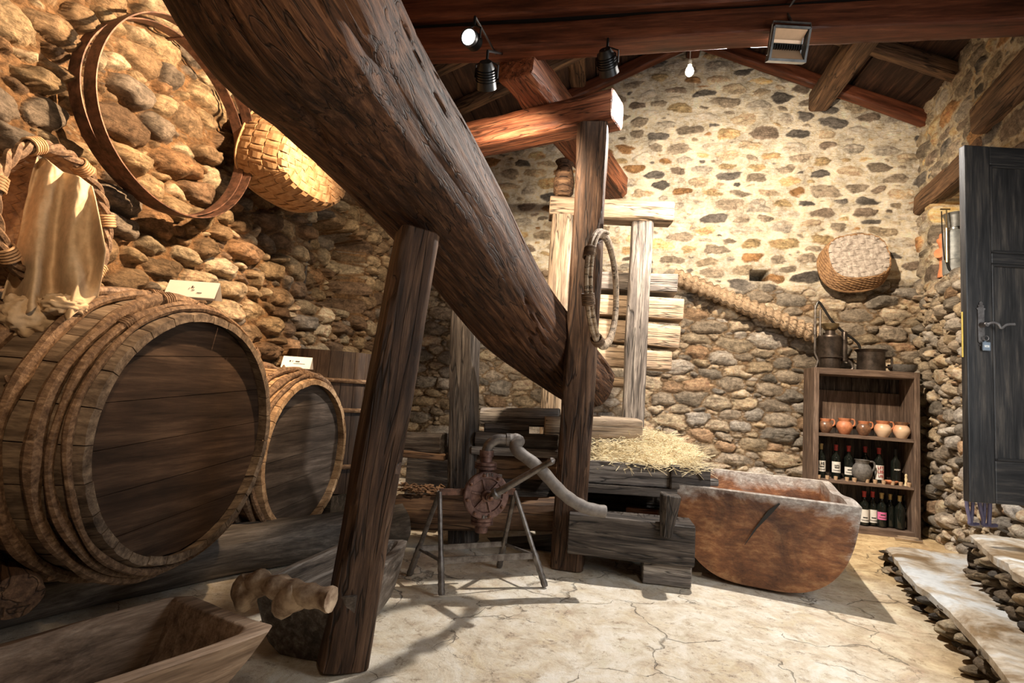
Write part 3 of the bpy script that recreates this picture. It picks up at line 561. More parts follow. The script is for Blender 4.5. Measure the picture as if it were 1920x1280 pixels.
# straw
sm = MB(); sx0, sx1 = f0.x+.02, e1.x-.02
for k in range(2600):
    u = rg_.random(); v = rg_.random(); x = sx0+(sx1-sx0)*u; y = f0.y+.02+v*.80; top = .20*math.sin(min(1, v*1.5)*math.pi*.5)*(1-.25*abs(u-.55)*2)*(1 if u < .85 else .7); z = zf+.05+top*rg_.uniform(.55, 1.0)
    L = rg_.uniform(.06, .24); a = rg_.uniform(0, 6.28); e = rg_.gauss(0, .28); dv = Vector((math.cos(a)*math.cos(e), math.sin(a)*math.cos(e), math.sin(e))); c = Vector((x, y, z)); bnd = Vector((rg_.uniform(-1, 1), rg_.uniform(-1, 1), rg_.uniform(-.6, 1)))*.02
    sm.tube([c-dv*L/2, c+bnd, c+dv*L/2], rg_.uniform(.0010, .0022), 3, False)
# a solid heap under the stalks
hp = []
for i in range(26):
    r = []
    for j in range(20):
        u, v = i/25, j/19; top = .17*math.sin(min(1, v*1.5)*math.pi*.5)*(1-.25*abs(u-.55)*2)*(1 if u < .85 else .7)*math.sin(min(1, u*9)*math.pi/2)*math.sin(min(1, (1-u)*9)*math.pi/2)*math.sin(min(1, (1-v)*5)*math.pi/2)
        r.append((sx0+(sx1-sx0)*u, f0.y+.05+v*.74, zf+.0+.06*min(1, u*12, (1-u)*12)+top*.8+float(fbm(np.array([u*9., v*7, 1]), 3))*.05))
    hp.append(r)
sm.grid(hp)
tag(sm.build('straw_heap', 'straw', smooth=False), 'heap of loose pale straw on the press bed', 'straw', kind='stuff')
# ------------------------------------------------------------ barrels
def barrel(name, c, az, R, Lb, label, headm, stavem, hoops, bulge=1.11, nst=26, depth=.05):
    a = math.radians(az); ax = Vector((-math.cos(a), -math.sin(a), 0)); fr = frame(c, ax); ry = fr.to_3x3()   # local x runs from the seen head to the far head
    t = thing(name, fr.translation-Vector((0, 0, R)), label, 'barrel')
    def rad(x): return R*(1+(bulge-1)*math.sin(math.pi*min(max(x/Lb, 0), 1))**.85)
    th = .032
    def pt(x, r, an): return (x, r*math.cos(an), r*math.sin(an))
    rs = random.Random(int(R*1000)); mb = MB(); nx = 16; edges = [0]
    for k in range(nst): edges.append(edges[-1]+rs.uniform(.75, 1.25))
    edges = [e/edges[-1]*2*math.pi for e in edges]
    for k in range(nst):
        a0, a1 = edges[k]+.004, edges[k+1]-.004; off = rs.uniform(-.003, .003); rows = []
        for i in range(nx+1):
            x = Lb*i/nx; r = rad(x)+off; n = 5
            rows.append([pt(x, r-(.004 if j in (0, n-1) else 0), a0+(a1-a0)*j/(n-1)) for j in range(n)]+[pt(x, r-th, a1-(a1-a0)*j/(n-1)) for j in range(n)])
        mb.grid(rows, False, True); b0 = len(mb.v)-(nx+1)*10
        for rw in (0, nx): mb.f.append(tuple(b0+rw*10+j for j in (range(9, -1, -1) if rw else range(10))))
    mb.tf(fr); fixn(mb.build('staves', stavem, t, fr, sharp=30))
    hb = MB(); nb = 6; y0 = -R+.02
    for k in range(nb):                                              # head boards across
        ya = -R+th*.5+(2*R-th)*k/nb+.0012; yb = -R+th*.5+(2*R-th)*(k+1)/nb-.0012; rr = R-th*.7; seg = 10
        top, bot = [], []
        P = []
        for (z, s) in ((ya, 1), (yb, -1)):
            zz = max(-rr, min(rr, z)); wd_ = math.sqrt(max(rr*rr-zz*zz, 0)); P.append((zz, wd_))
        arcs = []
        for i in range(seg+1):
            z = P[0][0]+(P[1][0]-P[0][0])*i/seg; arcs.append((z, math.sqrt(max(rr*rr-z*z, 0))))
        ring = [(wd_, z) for z, wd_ in arcs]+[(-wd_, z) for z, wd_ in reversed(arcs)]
        d = depth+rs.uniform(-.002, .002); n = len(ring)
        V = [(d, y, z) for y, z in ring]+[(d+.03, y, z) for y, z in ring]
        mb_f = [tuple(range(n)), tuple(range(2*n-1, n-1, -1))]+[(i, i+n, (i+1) % n+n, (i+1) % n) for i in range(n)]
        hb.add(V, mb_f)
    hb.tf(fr @ Matrix.Rotation(math.radians(-4), 4, 'X')); hf = Matrix(fr) @ Matrix.Rotation(math.radians(90), 4, 'Z'); fixn(hb.build('barrel_head', headm, t, hf, sharp=30))
    bh = MB(); bh.lathe([(.001, 0), (R-th*.7, 0), (R-th*.7, .03), (.001, .03)], fr @ Matrix.Translation((Lb-depth-.03, 0, 0)) @ Matrix.Rotation(math.pi/2, 4, 'Y'), 40); fixn(bh.build('rear_head', headm, t))
    for (x, r, m_, flat, ties, knob) in hoops:
        h = MB(); n = 110; rows = []; ph = rs.uniform(0, 9)
        pts = []; rr = []
        for i in range(n):
            an = 2*math.pi*i/n; wob = .006*math.sin(an*3+ph)+.004*math.sin(an*7+ph*2); xx = x+wob
            pts.append(fr @ Vector(pt(xx, rad(xx)+r*.75+.004, an))); rr.append(r*(1+.18*math.sin(an*5+ph*3)+.12*math.sin(an*13+ph)))
        h.tube(pts, rr, 8, closed=True, up=ax, seed=ph, rough=.12)
        for kk in range(knob):                                       # knots and twig stubs
            an = rs.uniform(0, 2*math.pi); p = fr @ Vector(pt(x, rad(x)+r*1.3, an)); q = fr @ Vector(pt(x+rs.uniform(-.03, .03), rad(x)+r*rs.uniform(1.9, 2.6), an+.03)); h.tube([p, p.lerp(q, .5), q], [r*.7, r*.55, r*.2], 6)
        ho = h.build('hoop', m_, t); fixn(ho)
        for an in ties:
            tb = MB()
            for e in range(5):
                cpt = fr @ Vector(pt(x, rad(x)+r*.75, an+(e-2)*.020)); tang = (fr.to_3x3() @ Vector((0, -math.sin(an), math.cos(an)))); rad_d = (fr.to_3x3() @ Vector((0, math.cos(an), math.sin(an))))
                tb.tube([cpt+ax*(math.cos(q*math.pi/6)*r*1.35)+rad_d*(math.sin(q*math.pi/6)*r*1.35) for q in range(12)], .0045, 5, closed=True)
            fixn(tb.build('hoop_binding', 'branch', ho))
    return t, fr, rad
cb = W(371, 816, 2.20)
bt, bfr, brad = barrel('barrel', cb, 2, .50, .74, 'large old barrel bound with branch hoops in the left foreground', 'head', 'stave',
    [(.035, .013, 'branch', 1, (2.35,), 0), (.075, .016, 'branch', 1, (1.75, .9), 2), (.125, .024, 'branch', 1, (1.35, 2.5), 3), (.25, .021, 'branch', 1, (1.5, 2.15), 7), (.42, .026, 'branch', 1, (1.9,), 10), (.57, .023, 'branch', 1, (1.2,), 7), (.70, .022, 'branch', 1, (2.0,), 4)], nst=30)
cs = W(580, 851, 3.35)
st_, sfr, srad = barrel('barrel', cs, 0, .466, .74, 'smaller grey-headed barrel behind the large barrel', 'headgrey', 'stavepale',
    [(.035, .014, 'branch', 1, (1.5,), 0), (.085, .020, 'branch', 1, (1.45, 1.9), 3), (.16, .022, 'branch', 1, (2.1,), 4), (.38, .02, 'branch', 1, (), 3), (.6, .02, 'branch', 1, (), 3)], nst=26)
# paper tent cards
def card(c, dirx, w_, h_, lab, rows):
    dirx = Vector(dirx).normalized(); up = Vector((0, 0, 1)); nrm = dirx.cross(up).normalized()
    t = thing('tent_card', c, lab, 'card'); mb = MB(); a = h_*.45
    P = [c-nrm*a, c+up*h_, c+nrm*a]
    th = nrm*.0015
    V = []
    for e in (-1, 1):
        for p in P: V += [p+dirx*(e*w_/2)]
    mb.add(V, [(0, 1, 4, 3), (1, 2, 5, 4)]); V2 = [v-up*.002 for v in V]; mb.add(V2, [(0, 3, 4, 1), (1, 4, 5, 2)]); mb.build('folded_paper', 'paper', t, smooth=False)
    ik = MB(); sl = (P[2]-P[1]); pn = sl.normalized().cross(dirx); pn = pn if pn.dot(nrm) > 0 else -pn
    for (v, u0, u1, hh) in rows:
        q = P[1]+sl*v+pn*.0012; q0, q1 = q+dirx*(w_*u0), q+dirx*(w_*u1); dn = sl.normalized()*hh
        ik.add([q0, q1, q1+dn, q0+dn], [(0, 1, 2, 3)])
    ik.build('printed_mark', 'ink', t, smooth=False)
p = W(362, 560, 2.36); dx = _R*.95-_U*.32; dx.z = 0
card(Vector((p.x, p.y, bfr.translation.z+brad(.3)+.03)), dx, .22, .075, 'white folded card on top of the large barrel', [(.30, -.02, .01, .012), (.36, .02, .035, .008), (.42, -.06, -.05, .01), (.55, .0, .06, .004), (.7, .12, .22, .004)])
p = W(556, 698, 3.52); card(Vector((p.x, p.y, sfr.translation.z+srad(.2)+.028)), dx, .19, .075, 'white folded card on top of the smaller grey-headed barrel', [(.35, -.25, -.20, .012), (.35, -.15, -.13, .012), (.38, -.04, .1, .009), (.6, -.1, .3, .003)])
# supporting skid logs
def log_mesh(name, pts, rads, m_, lab, cat='log', n=28, rough=.08, seed=1.):
    cc = catmull([Vector(p) for p in pts], 10); rr = [v.x for v in catmull([Vector((r, 0, 0)) for r in rads], 10)]
    mb = MB(); mb.tube(cc, rr, n, seed=seed, rough=rough); ax = cc[-1]-cc[0]; o = fixn(mb.build(name, m_, None, frame(cc[0], ax), sharp=50)); return tag(o, lab, cat)
g0, g1, g2 = FL(-60, 1195), FL(440, 1085), FL(770, 985)
off = Vector((-.14, .03, 0))
zc = .115
log_mesh('skid_log', [(g0.x-.16, g0.y-.3, zc), (g1.x-.15, g1.y, zc), tuple(W(752, 984, 3.5))], [.12, .13, .13], 'skid', 'long grey skid log on the floor under both barrels', seed=2.)
log_mesh('skid_log', [(-2.45, .9, .13), (-2.46, 2.4, .13), (-2.45, 4.2, .13)], [.13, .12, .12], 'darkwood', 'dark skid log by the wall behind the barrels', seed=5.)
q = FL(20, 1215); q1 = W(30, 1118, 1.75)
log_mesh('short_log', [q1+Vector((-.42, .25, 0)), q1+Vector((-.2, .12, 0)), q1], [.075, .078, .07], 'rafter', 'short round log end at the left edge, under the large barrel', seed=7.)
# vat
vc = W(634, 662, 4.42); vt = thing('vat', (vc.x, vc.y, .22), 'tall brown staved vat standing behind the barrels', 'vat'); vh = vc.z-.22; vR = .38
mb = MB(); n = 26
for k in range(n):
    a0, a1 = 2*math.pi*k/n+.004, 2*math.pi*(k+1)/n-.004; rows = []
    for i in range(5):
        z = vh*i/4; r = vR*(1.14-.14*i/4)
        rows.append([(r*math.cos(a0+(a1-a0)*j/2), r*math.sin(a0+(a1-a0)*j/2), z) for j in range(3)]+[((r-.025)*math.cos(a1-(a1-a0)*j/2), (r-.025)*math.sin(a1-(a1-a0)*j/2), z) for j in range(3)])
    mb.grid(rows, False, True); b0 = len(mb.v)-30
    mb.f.append(tuple(b0+24+j for j in range(6)))
V0 = Matrix.Translation((vc.x, vc.y, .22)); mb.tf(V0); fixn(mb.build('staves', 'head', vt, frame((vc.x, vc.y, .22), (0, 0, 1), (0, 1, 0))))
bm_ = MB(); bm_.lathe([(.001, .04), (vR*1.1, .04), (vR*1.1, .07), (.001, .07)], V0, 30); fixn(bm_.build('vat_bottom', 'head', vt))
for yy in (713, 768, 872, 935):
    z = W(634, yy, 4.42-.38).z-.22
    if z > .02:
        h = MB(); h.tube(circle((vc.x, vc.y, .22+z), (1, 0, 0), (0, 1, 0), vR*(1.14-.14*z/vh)+.012, 60), .017, 8, closed=True, up=(0, 0, 1)); fixn(h.build('hoop', 'branch', vt))
vb = MB(); 
for s in (-.22, .22): vb.box((vc.x+s, vc.y, .105), (.12, .8, .21))
tag(vb.build('vat_stand', 'darkwood', smooth=False), 'dark wooden bearers under the tall vat', 'stand')
# ------------------------------------------------------------ hollowed troughs
def trough(name, corners, z, depth, thick, m_, lab, bottom=.62, round_=.0, nl=14, floor_z=.0, wavy=.006, xfr=None, endslope=.75):
    """corners: rim quad near-left, near-right, far-right, far-left (world xy)"""
    A, B, D, E_ = [Vector((p[0], p[1], 0)) for p in corners]
    cen = (A+B+D+E_)/4; nu = 40
    def rim(s):                                                       # s 0..4 around, rounded
        s = s % 4; i = int(s); t = s-i; Q = [A, B, D, E_]; return Q[i].lerp(Q[(i+1) % 4], t)
    def ringp(inset, zz, sc):
        out = []
        for k in range(nu*4):
            s = k/nu; p = rim(s); a = (rim(s-.09)+rim(s+.09)+p*2)/4; p = a; d = cen-p
            ex = (B-A).normalized(); ey = (E_-A).normalized(); dx_, dy_ = d.dot(ex), d.dot(ey)
            p = p+ex*(dx_*(1-sc[0]))+ey*(dy_*(1-sc[1])); dl = (cen-p)
            p = p+ex*math.copysign(min(inset, abs(dl.dot(ex))*.98), dl.dot(ex))*min(1, abs(dl.dot(ex))/.1)+ey*math.copysign(min(inset, abs(dl.dot(ey))*.98), dl.dot(ey))*min(1, abs(dl.dot(ey))/.1)
            w_ = float(fbm(np.array([p.x*5+z*9, p.y*5, zz*4]), 3))*wavy*3; out.append(Vector((p.x+w_, p.y+w_*.5, zz+w_)))
        return out
    def scl(t): return (bottom+(1-bottom)*(1-(1-t)**2)**.5*1., endslope+(1-endslope)*t)
    rings = []
    for i in range(9): t = i/8; s_ = scl(t); rings.append(ringp(0, floor_z+depth*t, s_))
    rings.append(ringp(thick*.15, z+.004, (1, 1))); rings.append(ringp(thick*.85, z+.004, (1, 1)))
    for i in range(8, -1, -1): t = .12+.88*i/8; tt = i/8; s_ = scl(tt); rings.append(ringp(thick, floor_z+depth*t-.003, (s_[0]*1., s_[1]*.96 if i < 8 else s_[1])))
    mb = MB(); mb.grid(rings, False, True); n = nu*4; o = len(mb.v); mb.v += [tuple(cen+Vector((0, 0, floor_z))), tuple(cen+Vector((0, 0, floor_z+depth*.12)))]; L0 = (len(rings)-1)*n
    for j in range(n): mb.f.append((o, (j+1) % n, j)); mb.f.append((o+1, L0+j, L0+(j+1) % n))
    ob = fixn(mb.build(name, m_, None, xfr or frame(cen, E_-A), sharp=50)); tag(ob, lab, 'trough'); return ob
# near left: slanted-end wooden trough
zr = .30
c_nr, c_fr = FL(528, 1180, zr), FL(352, 1112, zr)
dl = (FL(0, 1196, zr)-FL(300, 1117, zr)).normalized()
fl_, nl_ = c_fr+dl*1.6, c_nr+(FL(235, 1285, zr)-FL(515, 1192, zr)).normalized()*1.55
trough('kneading_trough', [(nl_.x, nl_.y), (c_nr.x, c_nr.y), (c_fr.x, c_fr.y), (fl_.x, fl_.y)], zr, zr, .045, 'trough', 'pale worn wooden trough with sloping end at the bottom left corner', bottom=.74, endslope=.62, xfr=frame(((nl_+c_nr)/2)[:], (c_nr-nl_)))
# dugout behind
z2 = .27
n0_, n1_ = FL(470, 1092, z2), FL(668, 1122, z2); f1_, f0_ = FL(768, 1012, z2), FL(655, 1012, z2)
trough('dugout_trough', [(n0_.x, n0_.y), (n1_.x, n1_.y), (f1_.x, f1_.y), (f0_.x, f0_.y)], z2, z2, .035, 'darkplain', 'grey dugout trough on the floor behind the leaning prop post', bottom=.6, endslope=.8)
# gnarled branch
gz = .33
gp = [FL(468, 1132, gz-.05), FL(454, 1108, gz-.02), FL(466, 1092, gz), FL(502, 1096, gz+.01), FL(540, 1106, gz+.01), FL(580, 1116, gz+.01), FL(622, 1124, gz+.01)]
mb = MB(); cc = catmull(gp, 6); mb.tube(cc, [.034+.007*math.sin(i*.5)**2+.004*math.sin(i*1.3) for i in range(len(cc))], 12, seed=3., rough=.25)
cc2 = catmull([FL(562, 1112, gz+.01), FL(540, 1126, gz-.02), FL(528, 1140, gz-.06)], 5); mb.tube(cc2, [.042, .045, .047, .046, .045, .044, .042, .042, .041, .038, .034][:len(cc2)], 10, seed=8., rough=.15)
tag(fixn(mb.build('gnarled_branch', 'gnarl', None, frame(gp[0], gp[-1]-gp[0]), sharp=60)), 'gnarled pale forked branch lying across the near end of the dugout', 'branch')
# ------------------------------------------------------------ hanging things on the left wall
def band_hoop(name, c, az, R, w_, th, m_, lab, tilt=0, n=96, second=None):
    a = math.radians(az); nr = Vector((math.cos(a), math.sin(a), tilt)).normalized(); e1 = Vector((0, 0, 1)).cross(nr).normalized(); e2 = nr.cross(e1)
    t = thing(name, Vector(c)-Vector((0, 0, R)), lab, 'hoop')
    for k, (o, s, sk) in enumerate(second or [(0, 1, 0)]):
        mb = MB(); rows = []
        for i in range(n):
            an = 2*math.pi*i/n; d = e1*math.cos(an)+e2*math.sin(an); wv = .004*math.sin(an*4+k); q = Vector(c)+nr*(o+sk*math.cos(an+.8))
            rows.append([q+d*(R*s+wv+b_)+nr*a_ for a_, b_ in ((-w_/2, 0), (w_/2, 0), (w_/2, th), (-w_/2, th))])
        mb.grid(rows, True, True); fixn(mb.build('iron_band' if m_ == 'iron' else 'band', m_, t, frame(c, nr), sharp=40))
    rv = MB()
    for i in range(5): an = 2.9+i*.05; d = e1*math.cos(an)+e2*math.sin(an); q = Vector(c)+d*(R-.002); rv.lathe([(.001, -.004), (.006, -.003), (.006, .001)], frame(q, -d) @ Matrix.Rotation(math.pi/2, 4, 'Y'), 8)
    rv.build('rivets', m_, t)
    return t
hc = W(331, 229, 3.0)
band_hoop('iron_hoop', hc, -3, .517, .075, .006, 'iron', 'pair of large rusty iron vat hoops hanging on the left wall', second=[(.05, 1., .0), (-.04, .975, .035)])
nl = MB(); nl.tube([Vector((XL-.05, hc.y, hc.z+.50)), Vector((hc.x+.05, hc.y, hc.z+.512))], .010, 6); tag(nl.build('wall_peg', 'iron'), 'iron peg holding the large hoops at their top', 'peg')
def weave(S, nu, nv, wu, wv, amp=.004, th=.0018, su=1, sv=1, closed_u=False, sub=3):
    """S(u,v)->(pos, normal). nu strips running along v, nv strips running along u"""
    mb = MB()
    def strip(fixed, width, along_n, cross_n, isu, idx):
        K = cross_n*sub; rows = []
        for i in range(K+1):
            t = i/K; ph = math.cos(math.pi*(t*cross_n-.5+idx)); row = []
            for e in (-1, 1):
                f_ = fixed+e*width/2
                p, nr = (S(f_, t) if isu else S(t, f_)); p, nr = Vector(p), Vector(nr); row.append(p+nr*(amp*ph+th)); row.append(p+nr*(amp*ph-th))
            rows.append([row[0], row[2], row[3], row[1]])
        mb.grid(rows, False, True)
    for i in range(nu): strip((i+.5)/nu, wu/nu, 0, nv, True, i)
    for j in range(nv): strip((j+.5)/nv, wv/nv, 0, nu, False, j+1)
    return mb
# woven basket below the log: box-like basket on its side
kc = W(558, 304, 3.72)
bx = Vector((1, .35, .0)).normalized(); by = Vector((-.35, 1, -.10)).normalized(); bz = bx.cross(by).normalized(); by = bz.cross(bx)
def dome(c, ex, ey, ez, Rx, Ry, Hh, p=3., tw=.78, skew=(0, 0)):
    def S(u, v):
        a, b = 2*u-1, 2*v-1; r = max(abs(a), abs(b)); k = math.hypot(a, b) or 1e-6
        # map square to superellipse
        q = (abs(a/k)**p+abs(b/k)**p)**(1/p); x, y = a/k*r/q*1., b/k*r/q*1.
        if r < .62: rr = r/.62*tw; hh = 1-.02*(r/.62)**2
        else: t = (r-.62)/.38; rr = tw+(1-tw)*math.sin(t*math.pi/2); hh = .98*(1-t**1.15)
        xx, yy = (x/r*rr if r > 1e-6 else 0), (y/r*rr if r > 1e-6 else 0)
        pos = c+ex*(xx*Rx+skew[0]*hh)+ey*(yy*Ry+skew[1]*hh)+ez*(hh*Hh); nr = (ex*(xx*Hh/Rx*(1.5 if r > .62 else .2))+ey*(yy*Hh/Ry*(1.5 if r > .62 else .2))+ez*(.5 if r > .62 else 1)).normalized()
        return pos, nr
    return S
def rimring(c, ex, ey, Rx, Ry, r, p=3., n=80, off=0, ez=Vector((0, 0, 0))):
    pts = []
    for i in range(n):
        a = 2*math.pi*i/n; k = (abs(math.cos(a))**p+abs(math.sin(a))**p)**(-1/p); pts.append(c+ex*(math.cos(a)*k*Rx)+ey*(math.sin(a)*k*Ry)+ez*off)
    return pts
ez = (CP-kc); ez = (Vector((.93, -.30, -.20))).normalized(); ex = Vector((.25, .95, -.12)); ex = (ex-ez*ex.dot(ez)).normalized(); ey = ez.cross(ex)
RWX, RWY = .36, .305
wb = thing('woven_basket', kc-Vector((0, 0, .35)), 'honey-coloured woven basket hanging on the left wall below the log', 'basket')
S = dome(kc-ez*.12, ex, ey, ez, RWX, RWY, .36, p=2.8, tw=.76)
weave(S, 18, 15, .90, .90, .006).build('woven_shell', 'wicker', wb, smooth=False)
rm = MB(); rm.tube(rimring(kc-ez*.12, ex, ey, RWX, RWY, .014, p=2.8), .014, 7, closed=True); rm.build('basket_rim', 'wicker', wb)
# basket on the back wall, bottom towards the room
gc = PY(1597, 500, YB-.10); ez = Vector((-.08, -1, .0)).normalized(); ez = Vector((-.06, -.97, .24)).normalized(); ex = Vector((1, 0, .12)); ex = (ex-ez*ex.dot(ez)).normalized(); ey = ez.cross(ex); ey = -ey if ey.z < 0 else ey
gb = thing('wall_basket', gc-Vector((0, 0, .35)), 'grey and brown basket hanging bottom outwards on the back wall above the shelf', 'basket')
S = dome(gc, ex, ey, ez, .295, .265, .16, p=2.8, tw=.90, skew=(.02, .04))
S0 = S
def inner(u, v): return S0(.17+.66*u, .17+.66*v)
weave(inner, 9, 8, .92, .92, .008).build('woven_base', 'wickergrey', gb, smooth=False)
sd = MB()
for k in range(13):                                                  # twined side weavers
    r = .64+.36*k/12; pts = []
    for i in range(100):
        a = 2*math.pi*i/100; ca, sa = math.cos(a), math.sin(a); mx = max(abs(ca), abs(sa)); p_, n_ = S0(.5+.5*r*ca/mx, .5+.5*r*sa/mx); pts.append(Vector(p_)+Vector(n_)*(.004*math.cos(i*math.pi/2+k*math.pi)))
    sd.tube(pts, .0095, 5, closed=True)
sd.build('woven_side', 'wickerbrown', gb)
rm = MB(); rm.tube(rimring(gc, ex, ey, .305, .275, .014, p=2.4), .015, 7, closed=True); rm.build('basket_rim', 'wickerbrown', gb)
# open basket with wrapped rim and cloth, top left
oc = W(108, 412, 2.10); nz = Vector((.945, .22, .05)).normalized(); e1 = Vector((0, 0, 1)).cross(nz).normalized(); e2 = nz.cross(e1)
ob_ = thing('hanging_basket', oc-Vector((0, 0, .3)), 'dark open basket with a thick wrapped rim hanging at the left edge', 'basket')
Ro = .262
def SB(u, v):
    a = 2*math.pi*u; r = Ro*(1-.55*v**1.6); c = oc-nz*(.42*v)-Vector((0, 0, .10*v)); d = e1*math.cos(a)+e2*math.sin(a)*.98; return c+d*r, d
weave(SB, 38, 14, .90, .93, .004).build('woven_body', 'wickerbrown', ob_, smooth=False)
bc = MB(); bc.lathe([(.001, 0), (Ro*.45, 0)], frame(oc-nz*.42-Vector((0, 0, .10)), nz) @ Matrix.Rotation(math.pi/2, 4, 'Y'), 20); bc.build('basket_end', 'wickerbrown', ob_)
rm = MB()
for k in range(3):
    pts = []
    for i in range(120):
        a = 2*math.pi*i/120; d = e1*math.cos(a)+e2*math.sin(a); tw = a*9+k*2*math.pi/3; pts.append(oc+d*(Ro+.012+.012*math.cos(tw))+nz*(.012*math.sin(tw)))
    rm.tube(pts, .013, 6, closed=True, up=nz)
rm.build('wrapped_rim', 'branch', ob_)
for k in range(7):
    a = k*.9+.3; d = e1*math.cos(a)+e2*math.sin(a); tg = e2*math.cos(a)-e1*math.sin(a); b_ = MB()
    for e in range(5): b_.tube([oc+tg*(.011*(e-2))+d*(Ro+.012)+(d*math.cos(q*math.pi/6)+nz*math.sin(q*math.pi/6))*.030 for q in range(12)], .005, 5, closed=True)
    b_.build('rim_binding', 'wicker', ob_)
# cloth hanging over the rim, falling to the barrel
def cl_pt(u, v):
    # u across 0..1, v down 0..1
    top = [(72, 290), (90, 300), (118, 322), (148, 330), (172, 348)]; mid = [(20, 505), (62, 520), (108, 545), (150, 530), (197, 470)]; bot = [(5, 560), (45, 590), (95, 560), (125, 600), (185, 555)]
    def pl(L, u):
        x = u*(len(L)-1); i = min(int(x), len(L)-2); t = x-i; return (L[i][0]*(1-t)+L[i+1][0]*t, L[i][1]*(1-t)+L[i+1][1]*t)
    a, b, c = pl(top, u), pl(mid, u), pl(bot, u)
    if v < .8: t = v/.8; t2 = t**.9; x, y = a[0]*(1-t2)+b[0]*t2, a[1]*(1-t)+b[1]*t
    else: t = (v-.8)/.2; x, y = b[0]*(1-t)+c[0]*t, b[1]*(1-t)+c[1]*t
    z = 2.05-.03*math.sin(v*math.pi)-.13*v+.045*math.sin(u*15+math.sin(v*3)*1.3)*(.35+v)+.010*math.sin(u*27+v*4)*(.2+.8*v)+.06*(max(0, v-.75)*4)**2*math.sin(u*13)+float(fbm(np.array([u*5., v*4, 2.]), 3))*.05
    return W(x, y, z)
cm = MB(); cm.grid([[cl_pt(i/70, j/80) for j in range(81)] for i in range(71)]); ct = cm.build('hanging_cloth', 'cloth', sharp=180); tag(ct, 'tan linen cloth hanging from the rim of the dark open basket', 'cloth')
sdm = ct.modifiers.new('thick', 'SOLIDIFY'); sdm.thickness = .004
# crumpled bundle under it on the barrel
def crumple(c, rx, ry, rz_, seed, n=36, k=40):
    rows = []
    for i in range(n+1):
        th = math.pi*i/n; row = []
        for j in range(k):
            ph = 2*math.pi*j/k; d = np.array([math.sin(th)*math.cos(ph), math.sin(th)*math.sin(ph), math.cos(th)]); r = 1+1.1*(abs(float(fbm(d*2.6+seed, 3)))-.1)+.25*float(fbm(d*7+seed, 2)); row.append(Vector(c)+Vector((d[0]*rx*r, d[1]*ry*r, d[2]*rz_*r)))
        rows.append(row)
    return rows
cb2 = MB(); cb2.grid(crumple(W(58, 594, 1.90), .085, .09, .075, 3.1), False, True); cb2.grid(crumple(W(120, 572, 1.90), .07, .06, .04, 7.7), False, True)
tag(cb2.build('cloth_bundle', 'cloth', sharp=180), 'crumpled gathered end of tan cloth resting against the large barrel', 'cloth')
# ------------------------------------------------------------ big trough with rounded hull
ZR = .55
A0 = FL(1296, 927, ZR); A1 = FL(1551, 929, ZR); A2 = FL(1512, 881, ZR); A3 = FL(1318, 882, ZR)
bx_ = (A1-A0).normalized(); by_ = ((A3-A0).normalized()+(A2-A1).normalized()).normalized(); Lt = min(((A3+A2)/2-(A0+A1)/2).length, 1.15); Wt = (A1-A0).length
fr = frame(((A0+A1)/2)*1, by_); fr.translation.z = 0
lx = fr.to_3x3().inverted() @ bx_; sgn = 1 if lx.y > 0 else -1
def hull(t, s_, inn=0.):
    """t along 0..1, s around section -1..1 (rim to rim through the bottom)"""
    wv = (Wt/2)*(1-.06*t); a = s_*math.pi/2; p = 3.0 if not inn else 2.6; ca, sa = abs(math.cos(a)), abs(math.sin(a)); k = (ca**p+sa**p)**(-1/p)
    y = math.copysign(sa*k, s_)*(wv-inn)*(1-.10*ca*k); z = ZR-(ca*k)*(ZR-(.10 if inn else .012)); 
    return y*sgn, z
mb = MB(); NS = 44; NT = 26; out = []; inn_ = []
for i in range(NT+1):
    t = i/NT; r = []
    for j in range(NS+1):
        s_ = -1+2*j/NS; y, z = hull(t, s_); lean = .05*(ZR-z)/ZR; n_ = float(fbm(np.array([t*5, j*.18, 1.]), 3))*.03; r.append((t*Lt+(lean if i == 0 else 0)-(.03*(1-(z/ZR)) if i == 0 else 0), y*(1+n_*.4), z+n_*.4*(z < .45)+(.012*math.sin(t*9) if j in (0, NS) else 0)))
    out.append(r)
    ti = .075+.86*t; r = []
    for j in range(NS+1):
        s_ = -1+2*j/NS; y, z = hull(ti, s_, .055); e = min(t, 1-t)*NT; zz = z; xx = ti*Lt
        if i == 0: xx = .07+.11*((ZR-z)/ZR)
        if i == NT: xx = Lt-.07-.10*((ZR-z)/ZR)
        r.append((xx, y, z+(.012*math.sin(t*9) if j in (0, NS) else 0)))
    inn_.append(r)
mb.grid(out); o1 = len(mb.v); mb.grid(inn_)
def capface(row0, base, flip): 
    b = base+row0*(NS+1); half = NS//2
    for j in range(half): 
        q = (b+j, b+j+1, b+NS-j-1, b+NS-j); q = tuple(dict.fromkeys(q)); mb.f.append(q if flip else tuple(reversed(q)))
# subdivided end faces for a hewn look are unnecessary; cut marks come from the material
capface(0, 0, False); capface(NT, 0, True); capface(0, o1, True); capface(NT, o1, False)
for i in range(NT):                                                   # rim strips
    for j in (0, NS): a, b, c, d = i*(NS+1)+j, (i+1)*(NS+1)+j, o1+(i+1)*(NS+1)+j, o1+i*(NS+1)+j; mb.f.append((a, b, c, d))
for rw in (0, NT): b = rw*(NS+1); mb.f.append((b, b+NS, o1+b+NS, o1+b))
mb.tf(fr); 
m_, nt, b_ = mat('carved_trough_wood'); v = mapping(nt, (1.5, 2.2, 6)); g = noise(nt, v, 2.6, 12, .78, .25); v2 = mapping(nt, (1, 1, 1)); bg = noise(nt, v2, 3.2, 5, .65, .5)
c = ramp(nt, g, [(.3, (.045, .016, .007)), (.5, (.21, .085, .032)), (.68, (.42, .23, .105))]); c = mix(nt, .8, c, ramp(nt, bg, [(.35, (.10, .07, .05)), (.65, (.75, .7, .62))]), 'OVERLAY')
